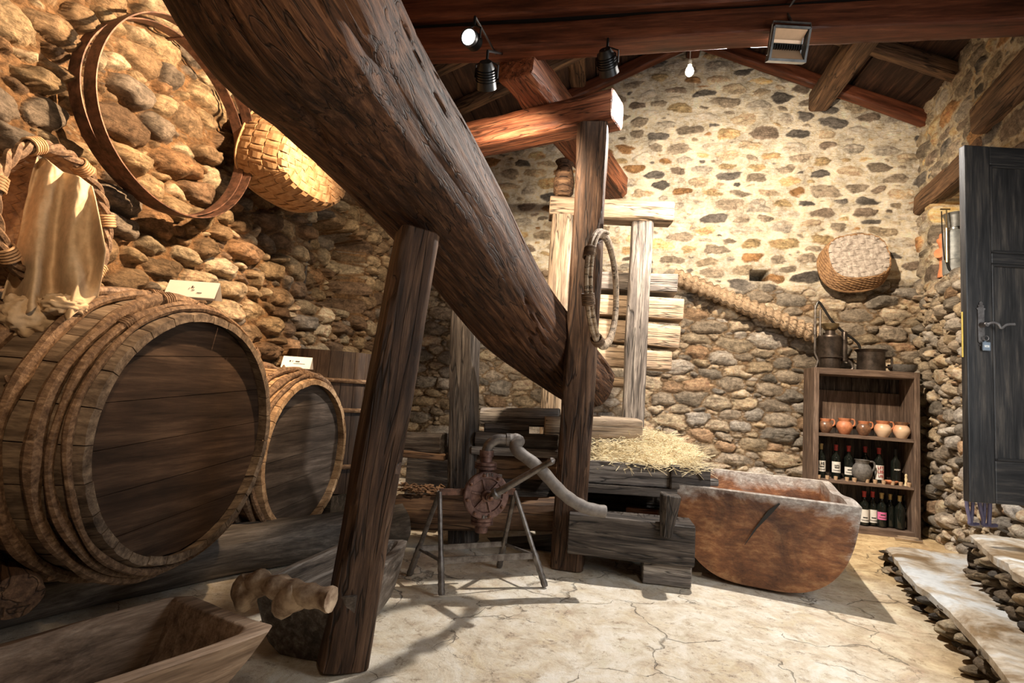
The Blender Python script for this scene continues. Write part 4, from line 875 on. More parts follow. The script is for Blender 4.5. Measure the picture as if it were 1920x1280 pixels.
gg = N(nt, 'ShaderNodeTexCoord'); sx = N(nt, 'ShaderNodeSeparateXYZ'); nt.links.new(gg.outputs['Object'], sx.inputs[0])
def mth(op, a, b=None):
    n = N(nt, 'ShaderNodeMath', operation=op)
    for i, q in enumerate((a, b)):
        if q is None: continue
        if isinstance(q, (int, float)): n.inputs[i].default_value = q
        else: nt.links.new(q, n.inputs[i])
    return n.outputs[0]
gey = noise(nt, mapping(nt, (2, 9, 14)), 3, 8, .75, .3); geyc = ramp(nt, gey, [(.3, (.14, .12, .10)), (.5, (.34, .30, .26)), (.7, (.66, .62, .56))])
edge = mth('ADD', mth('MULTIPLY', mth('SUBTRACT', sx.outputs[2], ZR-.075), 14), mth('MULTIPLY', mth('SUBTRACT', bg, .5), 5))
side = mth('ADD', mth('MULTIPLY', mth('SUBTRACT', mth('MULTIPLY', sx.outputs[1], sgn), Wt/2-.06), 16), mth('MULTIPLY', mth('SUBTRACT', g, .5), 4))
fac = mth('MAXIMUM', edge, side); fac = mth('MINIMUM', mth('MAXIMUM', fac, 0.), .92)
c = mix(nt, fac, c, geyc); nt.links.new(c, b_.inputs['Base Color']); b_.inputs['Roughness'].default_value = .55; p = bump(nt, b_, g, .6, .012); bump(nt, b_, bg, .5, .02, p)
bt_ = fixn(mb.build('carved_trough', m_, None, fr, sharp=32)); tag(bt_, 'massive orange-brown trough carved from one trunk, right of the straw press bed', 'trough')
ck = MB()                                                            # split in the end face
pp = [FL(1432, 1018, 0), 0]
def onf(px, py):                                                     # point on the front face plane
    d = ray(px, py); n = by_; q = fr.translation-n*.012; t = (q-CP).dot(n)/d.dot(n); return CP+d*t
s0, s1, s2, s3 = onf(1396, 1022), onf(1418, 990), onf(1444, 960), onf(1462, 944)
prn = [(s0, .001), (s1, .005), (s2, .011), (s3, .004)]; V = []
for p_, r in prn: V += [p_-Vector((r, 0, -r*.6)), p_+Vector((r, 0, -r*.6))]
ck.add([v+by_*.008 for v in V], [(0, 1, 3, 2), (2, 3, 5, 4), (4, 5, 7, 6)])
ck.build('end_split', 'black', bt_, smooth=False)
# ------------------------------------------------------------ hand pump on its stand
PC = W(911, 928, 2.93); pn = (Vector((-.02, -1, .02))+Vector((-.45, 0, 0))).normalized(); pn = Vector((.50, -.86, .03)).normalized()
fd = frame(PC, pn) ; toZ = Matrix.Rotation(math.pi/2, 4, 'Y')        # local z -> pn
pu = thing('hand_pump', (PC.x, PC.y, PC.z-.2), 'rusty cast iron semi-rotary hand pump with raised lever, mounted on a stand', 'pump')
bd_ = fd @ toZ
b1 = MB(); b1.lathe([(.001, -.10), (.085, -.10), (.098, -.07), (.100, -.015), (.128, -.012), (.130, .0), (.128, .014), (.122, .018), (.092, .018), (.088, .010), (.001, .010)], bd_, 40)
bo = fixn(b1.build('pump_body', 'pumpiron', pu, sharp=30))
rb = MB()
for k in range(6):
    a = k*math.pi/3+.3; q = bd_ @ Matrix.Rotation(a, 4, 'Z'); rb.box((.055, 0, .014), (.075, .010, .012), q)
rb.lathe([(.001, .008), (.034, .008), (.032, .03), (.022, .036), (.022, .075), (.001, .078)], bd_, 20); fixn(rb.build('ribbed_cover', 'pumpiron', pu, sharp=30))
for k in range(8):
    a = k*math.pi/4+.2; bl_ = MB(); q = bd_ @ Matrix.Rotation(a, 4, 'Z') @ Matrix.Translation((.110, 0, .016)); bl_.lathe([(.001, -.01), (.011, -.01), (.011, .008), (.006, .011), (.006, .016), (.001, .017)], q, 6); fixn(bl_.build('bolt', 'iron', pu, smooth=False))
fnt = {'B': "110101110101110", 'E': "111100110100111", 'T': "111010010010010", 'A': "010101111101101", 'N': "101111111111101", 'o': "000010101010000", '4': "101101111001001", 'D': "110101101101110", 'U': "101101101101111", 'I': "010010010010010", 'L': "100100100100111", '5': "111100110001110", 'C': "111100100100111", 'G': "111100101101111", 'O': "111101101101111", 'S': "111100111001111", 'Y': "101101010010010", 'V': "101101101101010", 'R': "110101110101101", 'K': "101101110101101", 'P': "111101111100100", 'M': "101111101101101", 'p': "000111101111100", 'e': "000111101110111", 'g': "000111111001111"}
def text_cells(s, M4, cw, ch, th, name, m, parent):                   # raised block letters, local x right, y up, z out
    mb = MB(); x0 = -len(s)*cw*2
    for i, c_ in enumerate(s):
        b = fnt.get(c_)
        if b:
            for r in range(5):
                for q in range(3):
                    if b[r*3+q] == '1': mb.box((x0+i*cw*4+q*cw, (2-r)*ch, th/2), (cw*1.02, ch*1.02, th), M4)
    return mb.build(name, m, parent, smooth=False)
zz = Vector((0, 0, 1)); upn = (zz-pn*zz.dot(pn)).normalized(); rt = upn.cross(pn).normalized()
def face_fr(c, rt_, up_, n_): M4 = Matrix((rt_, up_, n_)).transposed().to_4x4(); M4.translation = c; return M4
text_cells('BETA', face_fr(PC+pn*.019+upn*.112+rt*.006, rt, upn, pn), .0035, .0038, .004, 'cast_lettering', 'steel', pu)
text_cells('No4', face_fr(PC+pn*.019-upn*.112+rt*.006, rt, upn, pn), .0035, .0038, .004, 'cast_lettering', 'steel', pu)
def vlathe(name, prof, c, m, parent, n=24, sharp=30): q = MB(); q.lathe(prof, Matrix.Translation(c), n); return fixn(q.build(name, m, parent, sharp=sharp))
zt_ = .125; vc_ = PC-pn*.04
vlathe('top_flange', [(.001, 0), (.036, 0), (.036, .045), (.062, .05), (.062, .064), (.056, .066), (.062, .070), (.062, .084), (.034, .088), (.034, .115), (.040, .117), (.040, .150), (.001, .15)], vc_+Vector((0, 0, .09)), 'pumpiron', pu)
vlathe('bottom_flange', [(.001, 0), (.034, 0), (.034, -.02), (.062, -.024), (.062, -.04), (.056, -.042), (.062, -.045), (.062, -.062), (.036, -.066), (.036, -.105), (.030, -.108), (.001, -.108)], vc_+Vector((0, 0, -.10)), 'pumpiron', pu)
e0 = vc_+Vector((0, 0, .23)); el = MB(); rtc = Vector((.95, .28, 0)).normalized()
arc = [e0+rtc*(.075*(1-math.cos(t)))+zz*(.075*math.sin(t)) for t in [i*math.pi/2/8 for i in range(9)]]; arc = [e0-zz*.02]+arc+[arc[-1]+rtc*.05]
el.tube(arc, [.036]+[.030]*9+[.030], 14); el.tube([arc[-1]-rtc*.02, arc[-1]], .036, 14); fixn(el.build('pipe_elbow', 'steel', pu))
hs = MB(); hp_ = [arc[-1]-rtc*.01, arc[-1]+rtc*.05, W(968, 842, 2.95), W(1010, 876, 2.92), W(1055, 924, 2.92), W(1095, 950, 2.93), W(1134, 959, 2.95)]; hp_ = catmull(hp_, 8)
hs.tube(hp_, [.034+.0015*math.sin(i*1.5) for i in range(len(hp_))], 14); ho = fixn(hs.build('rubber_hose', 'hose', None, frame(hp_[0], hp_[-1]-hp_[0]))); tag(ho, 'stiff grey hose running from the pump elbow past the tall press post', 'hose')
pv = PC+pn*.065; lv0, lv1 = pv, W(1036, 863, 2.74); ld = (lv1-lv0).normalized()
l_ = MB(); l_.tube([lv0-ld*.01, lv0+ld*.03, lv0+ld*.035, lv0+ld*.055, lv0+ld*.06, lv0.lerp(lv1, .5), lv1-ld*.03, lv1-ld*.02, lv1, lv1+ld*.012], [.020, .020, .030, .030, .020, .019, .015, .019, .019, .008], 14); fixn(l_.build('lever', 'steel', pu))
nb_ = MB(); nb_.lathe([(.001, .06), (.018, .06), (.018, .085), (.010, .088), (.010, .11), (.001, .112)], bd_, 6); nb_.build('spindle_nut', 'iron', pu, smooth=False)
br = MB(); br.box((0, 0, 0), (.10, .015, .20), face_fr(PC-pn*.1+rt*.07, rt, pn, upn)); br.build('mounting_plate', 'steel', pu, smooth=False)
# stand
f_ = [FL(828, 1115), FL(1022, 1099), FL(936, 1062), FL(768, 1076)]
tz = W(824, 926, 2.80).z; tl = (f_[0]+f_[3])/2; tl = Vector((W(824, 926, 2.86).x, W(824, 926, 2.86).y, tz)); tr_ = W(965, 925, 3.02); tr_.z = tz
sd_ = thing('pump_stand', (tl.x*.5+tr_.x*.5, tl.y*.5+tr_.y*.5, 0), 'four-legged worn iron stand carrying the hand pump', 'stand')
def leg(top, foot, j=0):
    q = MB(); P = [top, top.lerp(foot, .3), top.lerp(foot, .62), top.lerp(foot, .66)]+[top.lerp(foot, .66+.034*k) for k in range(1, 11)]
    q.tube(P, [.013, .0135, .0135, .017]+[.0165+.003*(k % 2) for k in range(1, 11)], 10); q.build('leg', 'steel', sd_)
leg(tl, f_[0]); leg(tl, f_[3]); leg(tr_, f_[1]); leg(tr_, f_[2])
def bar(a, b, w_, h_, m='steel'):
    q = MB(); f2 = frame(a, b-a); q.box(((b-a).length/2, 0, 0), ((b-a).length, w_, h_), f2); q.build('crossbar', m, sd_, smooth=False)
k_ = .68
bar(tl.lerp(f_[0], k_), tr_.lerp(f_[1], k_), .008, .034); bar(tl.lerp(f_[3], k_), tr_.lerp(f_[2], k_), .008, .030); bar(tl.lerp(f_[0], k_), tl.lerp(f_[3], k_), .012, .014); bar(tr_.lerp(f_[1], k_), tr_.lerp(f_[2], k_), .012, .014)
bar(tl, tl.lerp(tr_, .40), .012, .034, 'iron'); bar(tl.lerp(tr_, .72), tr_, .012, .034, 'iron')
# ------------------------------------------------------------ split-wood hoop on the tall post
hc2 = W(1131, 543, 3.02)
def ring_thing(name, c, nr, R, r, m, lab, ties, cat='hoop', squash=1.):
    nr = Vector(nr).normalized(); e1 = zz.cross(nr).normalized(); e2 = nr.cross(e1); t = thing(name, c-zz*R, lab, cat)
    q = MB(); P = [c+e1*(math.cos(a)*R*squash)+e2*(math.sin(a)*R) for a in [2*math.pi*i/90 for i in range(90)]]; q.tube(P, r, 10, closed=True, up=nr, flat=1.5, seed=4., rough=.08); q.build('bent_wood_ring', m, t, frame(c, nr))
    q = MB(); P = [c+nr*(r*1.2)+e1*(math.cos(a)*(R+r*.5)*squash)+e2*(math.sin(a)*(R+r*.5)) for a in [1.6+2.6*i/40 for i in range(41)]]; q.tube(P, r*.55, 8, up=nr, seed=6., rough=.1); q.build('overlapping_strip', m, t, frame(c, nr))
    for a0 in ties:
        q = MB()
        for e in range(7):
            a = a0+(e-3)*.028; cp = c+e1*(math.cos(a)*R*squash)+e2*(math.sin(a)*R); rd = e1*math.cos(a)+e2*math.sin(a); q.tube([cp+(rd*math.cos(w_*math.pi/6)*r*1.55+nr*(math.sin(w_*math.pi/6)*r*1.75)) for w_ in range(12)], .0045, 5, closed=True)
        q.build('cord_binding', 'branch', t)
    return t
ring_thing('bent_wood_hoop', hc2, (.97, -.24, .03), .315, .018, 'pale', 'bent wooden hoop with cord bindings hung on the tall hewn press post', (2.7, 3.5, 4.4))
# ------------------------------------------------------------ wooden screw on the back wall
s_a, s_b = PY(1262, 516, YB-.14), PY(1530, 628, YB-.20); L = (s_b-s_a).length; fs = frame(s_a, s_b-s_a)
rows = []; NL = 300; NA = 36; pitch = L/19
for i in range(NL+1):
    x = L*i/NL; r_row = []
    for j in range(NA):
        a = 2*math.pi*j/NA; ph = (x/pitch-j/NA) % 1; tri = 1-abs(2*ph-1); rr = .066+.026*min(1, tri*1.25)+.004*float(fbm(np.array([x*8, math.cos(a)*2, math.sin(a)*2]), 2)); r_row.append((x, rr*math.cos(a), rr*math.sin(a)))
    rows.append(r_row)
q = MB(); q.grid(rows, False, True); o = len(q.v); q.v += [(0, 0, 0), (L, 0, 0)]
for j in range(NA): q.f.append((o, (j+1) % NA, j)); q.f.append((o+1, NL*NA+j, NL*NA+(j+1) % NA))
q.tf(fs); tag(fixn(q.build('wooden_screw', 'pale', None, fs, sharp=50)), 'long pale wooden press screw fixed slanting along the back wall', 'screw')
# ------------------------------------------------------------ shelf
sL = FL(1523, 990); sR = FL(1727, 1012); SH = 1.38; sx_ = (sR-sL); SWd = sx_.length; ex_ = sx_.normalized(); ey_ = zz.cross(ex_)             # ey_ points to the wall
SD = .30
zt_top = above(sL, 1530, 688); SH = zt_top
FS = Matrix((ex_, ey_, zz)).transposed().to_4x4(); FS.translation = sL
sh = thing('shelf', sL+ex_*SWd/2+ey_*SD/2, 'brown wooden open shelf unit of three levels standing by the back wall', 'shelf')
def sbox(name, c, d, m='shelf', ax=0, parent=sh):
    q = MB(); q.box(c, d, FS); A = [ex_, ey_, zz][ax]; o = q.build(name, m, parent, frame(FS @ Vector(c), A, (0, 1, 0) if ax == 2 else (0, 0, 1)), smooth=False)
    bv = o.modifiers.new('b', 'BEVEL'); bv.width = .004; bv.segments = 2; return o
T = .045; Z0 = .03
def zrow(px, py): return above(sL+ex_*(SWd*.5), px, py)
z1 = above(sL, 1532, 810); z2_ = above(sL, 1528, 896); z0_ = above(sL, 1545, 978)
sbox('side_panel', (T/2, SD/2, SH/2), (T, SD, SH), ax=2); sbox('side_panel', (SWd-T/2, SD/2, SH/2), (T, SD, SH), ax=2)
sbox('top_board', (SWd/2, SD/2, SH-.03), (SWd-2*T, SD, .06)); sbox('back_panel', (SWd/2, SD-.01, SH/2), (SWd-2*T, .02, SH-.02), 'darkwood', 2)
sbox('shelf_board', (SWd/2, SD/2-.005, z1-.015), (SWd-2*T, SD-.03, .03)); sbox('shelf_board', (SWd/2, SD/2-.005, z2_-.015), (SWd-2*T, SD-.03, .03)); sbox('bottom_board', (SWd/2, SD/2-.005, z0_-.05), (SWd-2*T, SD-.03, .09))
sbox('back_lath', (SWd/2, SD-.035, (z1+SH)/2-.06), (SWd-2*T-.01, .02, (SH-z1)*.55), 'shelf', 2)
def on_shelf(px, z, dep):                                             # point on a board below photo column px
    lo, hi = 0., SWd
    for _ in range(30):
        m_ = (lo+hi)/2; p = FS @ Vector((m_, dep, z)); qv = p-CP
        if 960+FPX*qv.dot(_R)/qv.dot(_F) < px: lo = m_
        else: hi = m_
    return FS @ Vector((m_, dep, z))
zp = z1+.0; yb_ = .10
def pot(px, h_, R, body, rim_, lab, dep=.09):
    c = on_shelf(px, zp, dep); t = thing('clay_jug', c, lab, 'jug', 'small handled jugs on the top board of the shelf'); M4 = Matrix.Translation(c)
    q = MB(); q.lathe([(.001, 0), (R*.55, 0), (R*.6, .004), (R*.98, h_*.38), (R, h_*.5), (R*.88, h_*.68), (R*.66, h_*.80)], M4, 28); fixn(q.build('body', body, t))
    q = MB(); q.lathe([(R*.66, h_*.79), (R*.68, h_*.85), (R*.76, h_*.93), (R*.78, h_), (R*.70, h_), (R*.62, h_*.88), (R*.6, h_*.5), (.001, h_*.4)], M4, 28); fixn(q.build('neck', rim_, t))
    q = MB(); d = ex_; P = [c+d*(R*.7)+zz*(h_*.93), c+d*(R*1.12)+zz*(h_*.95), c+d*(R*1.3)+zz*(h_*.80), c+d*(R*1.22)+zz*(h_*.6), c+d*(R*.93)+zz*(h_*.5)]; q.tube(catmull(P, 5), .007, 8, flat=.7); fixn(q.build('handle', rim_, t))
pot(1547, .135, .062, 'brownglaze', 'terra', 'brown speckled clay jug, leftmost on the top board of the shelf')
pot(1583, .150, .068, 'terra', 'terra', 'plain orange clay jug, second from left on the top board')
pot(1619, .135, .060, 'brownglaze', 'terra', 'dark brown clay jug in the middle of the top board')
pot(1655, .150, .070, 'creamglaze', 'terra', 'cream and orange clay jug, fourth from left on the top board')
pot(1690, .150, .070, 'creamglaze', 'brownglaze', 'orange jug with pale patch, rightmost on the top board')
def bottle(px, z, dep, cap, lab, grp, labm='label', hh=.32, lw=(.06, .16), txt=None, lean=0):
    c = on_shelf(px, z, dep); t = thing('wine_bottle', c, lab, 'bottle', grp); M4 = Matrix.Translation(c); k = hh/.32; R = .038
    q = MB(); q.lathe([(.001, .004), (R*.8, 0), (R, .006), (R, .19*k), (R*.93, .208*k), (.018, .235*k), (.0145, .25*k), (.0145, .30*k), (.017, .302*k), (.017, .315*k), (.001, .315*k)], M4, 24); fixn(q.build('glass', 'glass', t))
    q = MB(); q.lathe([(.0152, .262*k), (.0155, .30*k), (.0182, .302*k), (.0182, .318*k), (.001, .319*k)], M4, 16); q.build('capsule', cap, t)
    if labm:
        rows = []; a0 = math.atan2(-1, 0)-.1
        for zq in lw: rows.append([c+Vector((math.cos(a0+e)*(R+.0008), math.sin(a0+e)*(R+.0008), zq*k)) for e in [(-1.25+2.5*i/12) for i in range(13)]])
        q = MB(); q.grid(rows); lb = q.build('label', labm, t)
        if txt:
            for (s_, zq, cw) in txt: 
                n_ = Vector((math.cos(a0), math.sin(a0), 0)); r_ = zz.cross(n_); text_cells(s_, face_fr(c+n_*(R+.002)+zz*(zq*k), r_, zz, n_), cw, cw*1.3, .001, 'lettering', 'ink' if labm != 'ink' else 'label', lb)
        if txt is not None:
            q = MB()
            for zq, hq, wq in ((lw[0]+.022, .002, .9), (lw[0]+.016, .0015, .7), (lw[0]+.045, .006, .5)):
                rows = [[c+Vector((math.cos(a0+e*wq)*(R+.0014), math.sin(a0+e*wq)*(R+.0014), (zq+s_*hq)*k)) for e in [(-1+2*i/8) for i in range(9)]] for s_ in (-1, 1)]; q.grid(rows)
            q.build('label_lines', 'ink', lb)
g2 = 'wine bottles on the middle board'
bottle(1539, z2_, .13, 'gold', 'dark bottle with gold capsule, leftmost on the middle board of the shelf', g2, txt=[('LAS', .135, .004)])
bottle(1567, z2_, .13, 'red', 'dark bottle with bright red capsule and plain pale label', g2, txt=[('DUPO', .125, .0026)])
bottle(1591, z2_, .13, 'red', 'dark bottle with square white label left of the grey jug', g2, lw=(.05, .12), txt=[])
bottle(1622, z2_, .21, 'red', 'dark bottle standing behind the grey jug, only its neck showing', g2, labm=None)
bottle(1648, z2_, .13, 'red', 'bottle with red lettered tall label right of the grey jug', g2, labm='label', lw=(.03, .16))
bottle(1679, z2_, .13, 'black', 'almost black bottle with small white lettering, rightmost on the middle board', g2, labm=None)
c = on_shelf(1679, z2_, .13); n_ = Vector((0, -1, 0)); 
bpp = [o for o in bpy.data.objects if o.name.startswith('wine_bottle')][-1]
text_cells('peggo', face_fr(c+n_*.039+zz*.135, Vector((1, 0, 0)), zz, n_), .0026, .0032, .001, 'lettering', 'paper', bpp)
c = on_shelf(1648, z2_, .13); bpp = [o for o in bpy.data.objects if o.name.startswith('wine_bottle')][-2]
for r, (s_, w_) in enumerate((('LEY', .0042), ('LOS', .0042), ('LOS', .0034))): text_cells(s_, face_fr(c+n_*.040+zz*(.14-r*.038), Vector((1, 0, 0)), zz, n_), w_, w_*1.2, .001, 'lettering', 'red', bpp)
g3 = 'wine bottles on the bottom board'
bottle(1620, z0_, .12, 'red', 'bottle with white back label, leftmost on the bottom board of the shelf', g3, lw=(.03, .15), txt=[], hh=.31)
bottle(1636, z0_, .15, 'red', 'bottle with narrow pale label tucked beside the leftmost on the bottom board', g3, lw=(.03, .15), txt=[], hh=.31)
bottle(1653, z0_, .12, 'gold', 'bottle with pink label on the bottom board of the shelf', g3, labm='labelpink', lw=(.07, .14), txt=[], hh=.31)
bottle(1669, z0_, .16, 'gold', 'unlabelled black bottle right of the pink label one', g3, labm=None, hh=.30)
bottle(1687, z0_, .11, 'gold', 'unlabelled black bottle in front at the right end of the bottom board', g3, labm=None, hh=.30)
bottle(1697, z0_, .19, 'black', 'black bottle hidden behind at the right end of the bottom board', g3, labm=None, hh=.30)
# grey jug
c = on_shelf(1616, z2_, .075); jg = thing('pottery_pitcher', c, 'dark grey round pottery pitcher among bottles on the middle board', 'pitcher')
q = MB(); q.lathe([(.001, 0), (.045, 0), (.055, .01), (.08, .06), (.084, .10), (.07, .14), (.052, .165), (.056, .19), (.062, .20), (.055, .20), (.046, .17), (.06, .12), (.001, .05)], Matrix.Translation(c), 30); fixn(q.build('body', 'greyclay', jg))
q = MB(); q.tube(catmull([c+ex_*.05+zz*.185, c+ex_*.095+zz*.185, c+ex_*.105+zz*.14, c+ex_*.075+zz*.08], 6), .009, 8); fixn(q.build('handle', 'greyclay', jg))
# small cork cups in front
cups = [(1535, .035), (1551, .035), (1567, .034), (1588, .036), (1602, .040), (1626, .034), (1641, .036), (1657, .035), (1674, .034), (1689, .034), (1704, .040)]
for k, (px, w_) in enumerate(cups):
    c = on_shelf(px, z2_, .025); q = MB(); R = w_*.5; q.lathe([(.001, 0), (R*.8, 0), (R, .036), (R*1.02, .038), (R*.8, .038), (R*.7, .030), (.001, .030)], Matrix.Translation(c), 16)
    o = fixn(q.build('cork_stopper', 'cork', sharp=40)); o.matrix_basis = Matrix.Translation(c+zz*.019)
    w0 = ['leftmost', 'second from left', 'third from left', 'fourth from left', 'fifth from left, the widest', 'sixth from left', 'seventh from left', 'fourth from right', 'third from right', 'second from right', 'rightmost'][k]
    tag(o, f'small cork stopper on the front edge of the middle board, {w0}', 'cork', 'cork stoppers along the middle board')
c = on_shelf(1669, z2_+.002, .075); q = MB(); q.lathe([(.001, 0), (.035, 0), (.062, .022), (.064, .03), (.055, .026), (.03, .008), (.001, .008)], Matrix.Translation(c), 28); tag(fixn(q.build('clay_saucer', 'terra')), 'shallow orange clay saucer near the right end of the middle board', 'saucer')
c = on_shelf(1699, z2_, .05); q = MB(); q.lathe([(.001, 0), (.016, 0), (.012, .02), (.009, .04), (.013, .06), (.008, .075), (.011, .085), (.010, .10), (.001, .108)], Matrix.Translation(c), 14); tag(fixn(q.build('figurine', 'straw')), 'tiny cream figurine at the right end of the middle board', 'figurine')
# coffee pot and box on the bottom board
c = on_shelf(1557, z0_, .14); kp = thing('lidded_pot', c, 'black lidded metal pot on the bottom board, partly behind the carved trough', 'pot')
q = MB(); q.lathe([(.001, 0), (.075, 0), (.078, .14), (.082, .145), (.001, .15)], Matrix.Translation(c), 26); fixn(q.build('body', 'darkmetal', kp))
q = MB(); q.lathe([(.082, .148), (.07, .165), (.001, .172)], Matrix.Translation(c), 26); fixn(q.build('lid', 'darkmetal', kp))
q = MB(); q.tube(catmull([c+ex_*.075+zz*.12, c+ex_*.135+zz*.125, c+ex_*.14+zz*.03, c+ex_*.08+zz*.03], 5), .010, 8); fixn(q.build('handle', 'brass', kp))
c = on_shelf(1598, z0_, .17); q = MB(); q.box((0, 0, .045), (.085, .07, .09), Matrix.Translation(c)); tag(q.build('wooden_block', 'shelf', smooth=False), 'small wooden block at the back of the bottom board', 'block')
# wedge board and sticks next to the shelf
a, b = FL(1738, 1004)+ey_*.10, W(1733, 915, 4.95)
timber('board_offcut', FL(1742, 1004)+Vector((.0, .06, .0)), PY(1734, 905, FL(1742, 1004).y+.12), .02, .09, 'greywood', label='narrow grey board leaning beside the shelf', cat='board', rough=.001, taper=.35)
for (xa, ya, xb, yb, l_) in ((1683, 1009, 1722, 1014, 'stick on the floor in front of the shelf, the farther one'), (1678, 1012, 1730, 1019, 'stick on the floor in front of the shelf, the nearer one')):
    a, b = FL(xa, ya), FL(xb, yb); a.z = b.z = .018; q = MB(); q.tube([a, a.lerp(b, .5), b], .012, 7); tag(q.build('stick', 'pale', None, frame(a, b-a)), 'thin pale '+l_, 'stick')
# ---------- on top of the shelf
def top(px, dep): return on_shelf(px, SH, dep)
c = top(1556, .14); stl = thing('metal_apparatus', c, 'old dark metal apparatus with brass funnel and thin pipes on top of the shelf', 'apparatus')
q = MB(); q.lathe([(.001, 0), (.085, 0), (.09, .01), (.09, .10), (.105, .108), (.105, .115), (.10, .12), (.10, .30), (.103, .305), (.098, .32), (.045, .335), (.043, .37), (.001, .37)], Matrix.Translation(c), 36); fixn(q.build('tank', 'darkmetal', stl))
q = MB(); q.lathe([(.001, .365), (.03, .368), (.055, .385), (.075, .42), (.077, .44), (.070, .44), (.05, .40), (.001, .385)], Matrix.Translation(c), 30); fixn(q.build('funnel', 'brass', stl))
c2 = c+ex_*.125; q = MB(); q.lathe([(.001, .08), (.024, .08), (.034, .085), (.034, .10), (.026, .105), (.026, .26), (.030, .262), (.030, .275), (.026, .28), (.026, .36), (.020, .37), (.001, .37)], Matrix.Translation(c2), 20); fixn(q.build('cylinder', 'darkmetal', stl))
q = MB(); q.tube(catmull([c2+zz*.09, c2+ex_*.05+zz*.08, c2+ex_*.075+zz*.03, c2+ex_*.065+zz*.006], 6), .012, 8); fixn(q.build('bent_outlet', 'steel', stl))
l0 = c-ex_*.125; q = MB(); q.tube([l0+zz*.01, l0+ex_*.02+zz*.08, l0-ex_*.01+zz*.15, l0-ex_*.012+zz*.62], .011, 8); q.tube([l0+ex_*.035+zz*.18, l0+ex_*.035+zz*.58], .010, 8); q.tube([l0-ex_*.012+zz*.33, l0-ex_*.012+zz*.40], .017, 8); q.tube([l0-ex_*.012+zz*.50, l0+ex_*.035+zz*.50], .007, 6); q.tube([l0+ex_*.03+zz*.12, c-ex_*.09+zz*.12], .008, 6); fixn(q.build('pump_rods', 'steel', stl))
q = MB(); q.tube(catmull([l0-ex_*.012+zz*.58, l0+ex_*.01+zz*.65, l0+ex_*.04+zz*.63, l0+ex_*.14+zz*.47, c2+zz*.36, c2+ex_*.08+zz*.30, c2+ex_*.13+zz*.24, c2+ex_*.14+zz*.16], 7), .012, 8); fixn(q.build('tube', 'black', stl))
c = top(1633, .13); pt_ = thing('metal_pot', c, 'brown-black metal pot with flared rim and square handle on top of the shelf', 'pot')
q = MB(); q.lathe([(.001, 0), (.118, 0), (.118, .008), (.112, .15), (.115, .175), (.140, .20), (.136, .203), (.105, .175), (.105, .02), (.001, .02)], Matrix.Translation(c), 36); fixn(q.build('body', 'darkmetal', pt_))
q = MB(); q.tube([c+ex_*.11+zz*.135, c+ex_*.175+zz*.135, c+ex_*.178+zz*.13, c+ex_*.178+zz*.05, c+ex_*.175+zz*.045, c+ex_*.11+zz*.045], .011, 8); fixn(q.build('handle', 'darkmetal', pt_))
c = top(1692, .17); q = MB(); q.lathe([(.001, 0), (.08, 0), (.11, .03), (.118, .075), (.112, .075), (.10, .035), (.001, .02)], Matrix.Translation(c), 30); tag(fixn(q.build('dark_bowl', 'greyclay')), 'dark bowl at the right end of the shelf top', 'bowl')
# ------------------------------------------------------------ steps to the doorway
PAL_S = [(.34, .25, .15, 3), (.20, .15, .10, 3), (.46, .36, .23, 2), (.14, .12, .10, 2)]
def step(name, quad, z0, z1, lab, seed):
    P = [Vector((p[0], p[1], 0)) for p in quad]; t = thing(name, (P[0]+P[2])/2, lab, 'step')
    n = 24; mb = MB(); rows = []
    for i in range(n*2+1):
        r = []
        for j in range(n+1):
            u, v = i/(n*2), j/n; p = P[0].lerp(P[1], u).lerp(P[3].lerp(P[2], u), v); e = float(fbm(np.array([u*14.+seed, v*6, 1]), 3)); p = p+(P[0]-P[3]).normalized()*(e*.09*(1-v) if j < 3 else 0); p.z = z1+.03*float(fbm(np.array([u*7.+seed, v*5, 2]), 4))-(.012 if j == 0 else 0); r.append(p)
        rows.append(r)
    edge = [r[0] for r in rows]; low = [Vector((p.x, p.y, z1-.045)) for p in edge]; mb.grid(rows); mb.grid([[a, b] for a, b in zip(low, edge)])
    e2 = [r for r in rows[0]]; mb.grid([[Vector((p.x, p.y, z1-.045)), p] for p in e2])
    fixn(mb.build('slab', 'slab', t, frame(P[0], P[1]-P[0]), sharp=60))
    Ls = (P[1]-P[0]).length; dv = (P[1]-P[0]).normalized(); out = (P[0]-P[3]).normalized(); hh = z1-z0-.03
    U, V, h, col, mk, ii = masonry(Ls, hh, .007, seed, .008, .030, 3.4, PAL_S, (.14, .095, .06), .075, .003, .03)
    Pp = np.stack([P[0].x+dv.x*U+out.x*(h-.045), P[0].y+dv.y*U+out.y*(h-.045), V+z0], -1)
    o = field_obj('riser', Pp, col, V > -1, M['step']); o.parent = t; o.matrix_basis = wm(t).inverted()
    # return end
    d2 = (P[3]-P[0]); L2 = d2.length; d2 = d2.normalized(); U, V, h, col, mk, ii = masonry(L2, hh, .010, seed+1, .010, .04, 2.2, [(.30, .22, .13, 3), (.18, .13, .09, 3), (.42, .32, .2, 2)], (.14, .095, .06), .05, .003, .03)
    o2 = -dv; Pp = np.stack([P[0].x+d2.x*U+o2.x*(h-.04), P[0].y+d2.y*U+o2.y*(h-.04), V+z0], -1); o = field_obj('riser_return', Pp, col, V > -1, M['step']); o.parent = t; o.matrix_basis = wm(t).inverted()
SZ1, SZ2 = .15, .40
a = FL(1657, 1022, SZ1); b = FL(1893, 1262, SZ1); dv = (b-a).normalized(); b = a+dv*3.2
def wl(y): return (xr(y)+.02, y)
step('stone_step', [(a.x, a.y), (b.x, b.y), wl(b.y), wl(a.y)], 0, SZ1, 'lower stone step with worn pale slab at the right', 41)
a2 = FL(1812, 1000, SZ2); b2 = FL(1925, 1080, SZ2); d2 = (b2-a2).normalized(); b2 = a2+d2*2.4; 
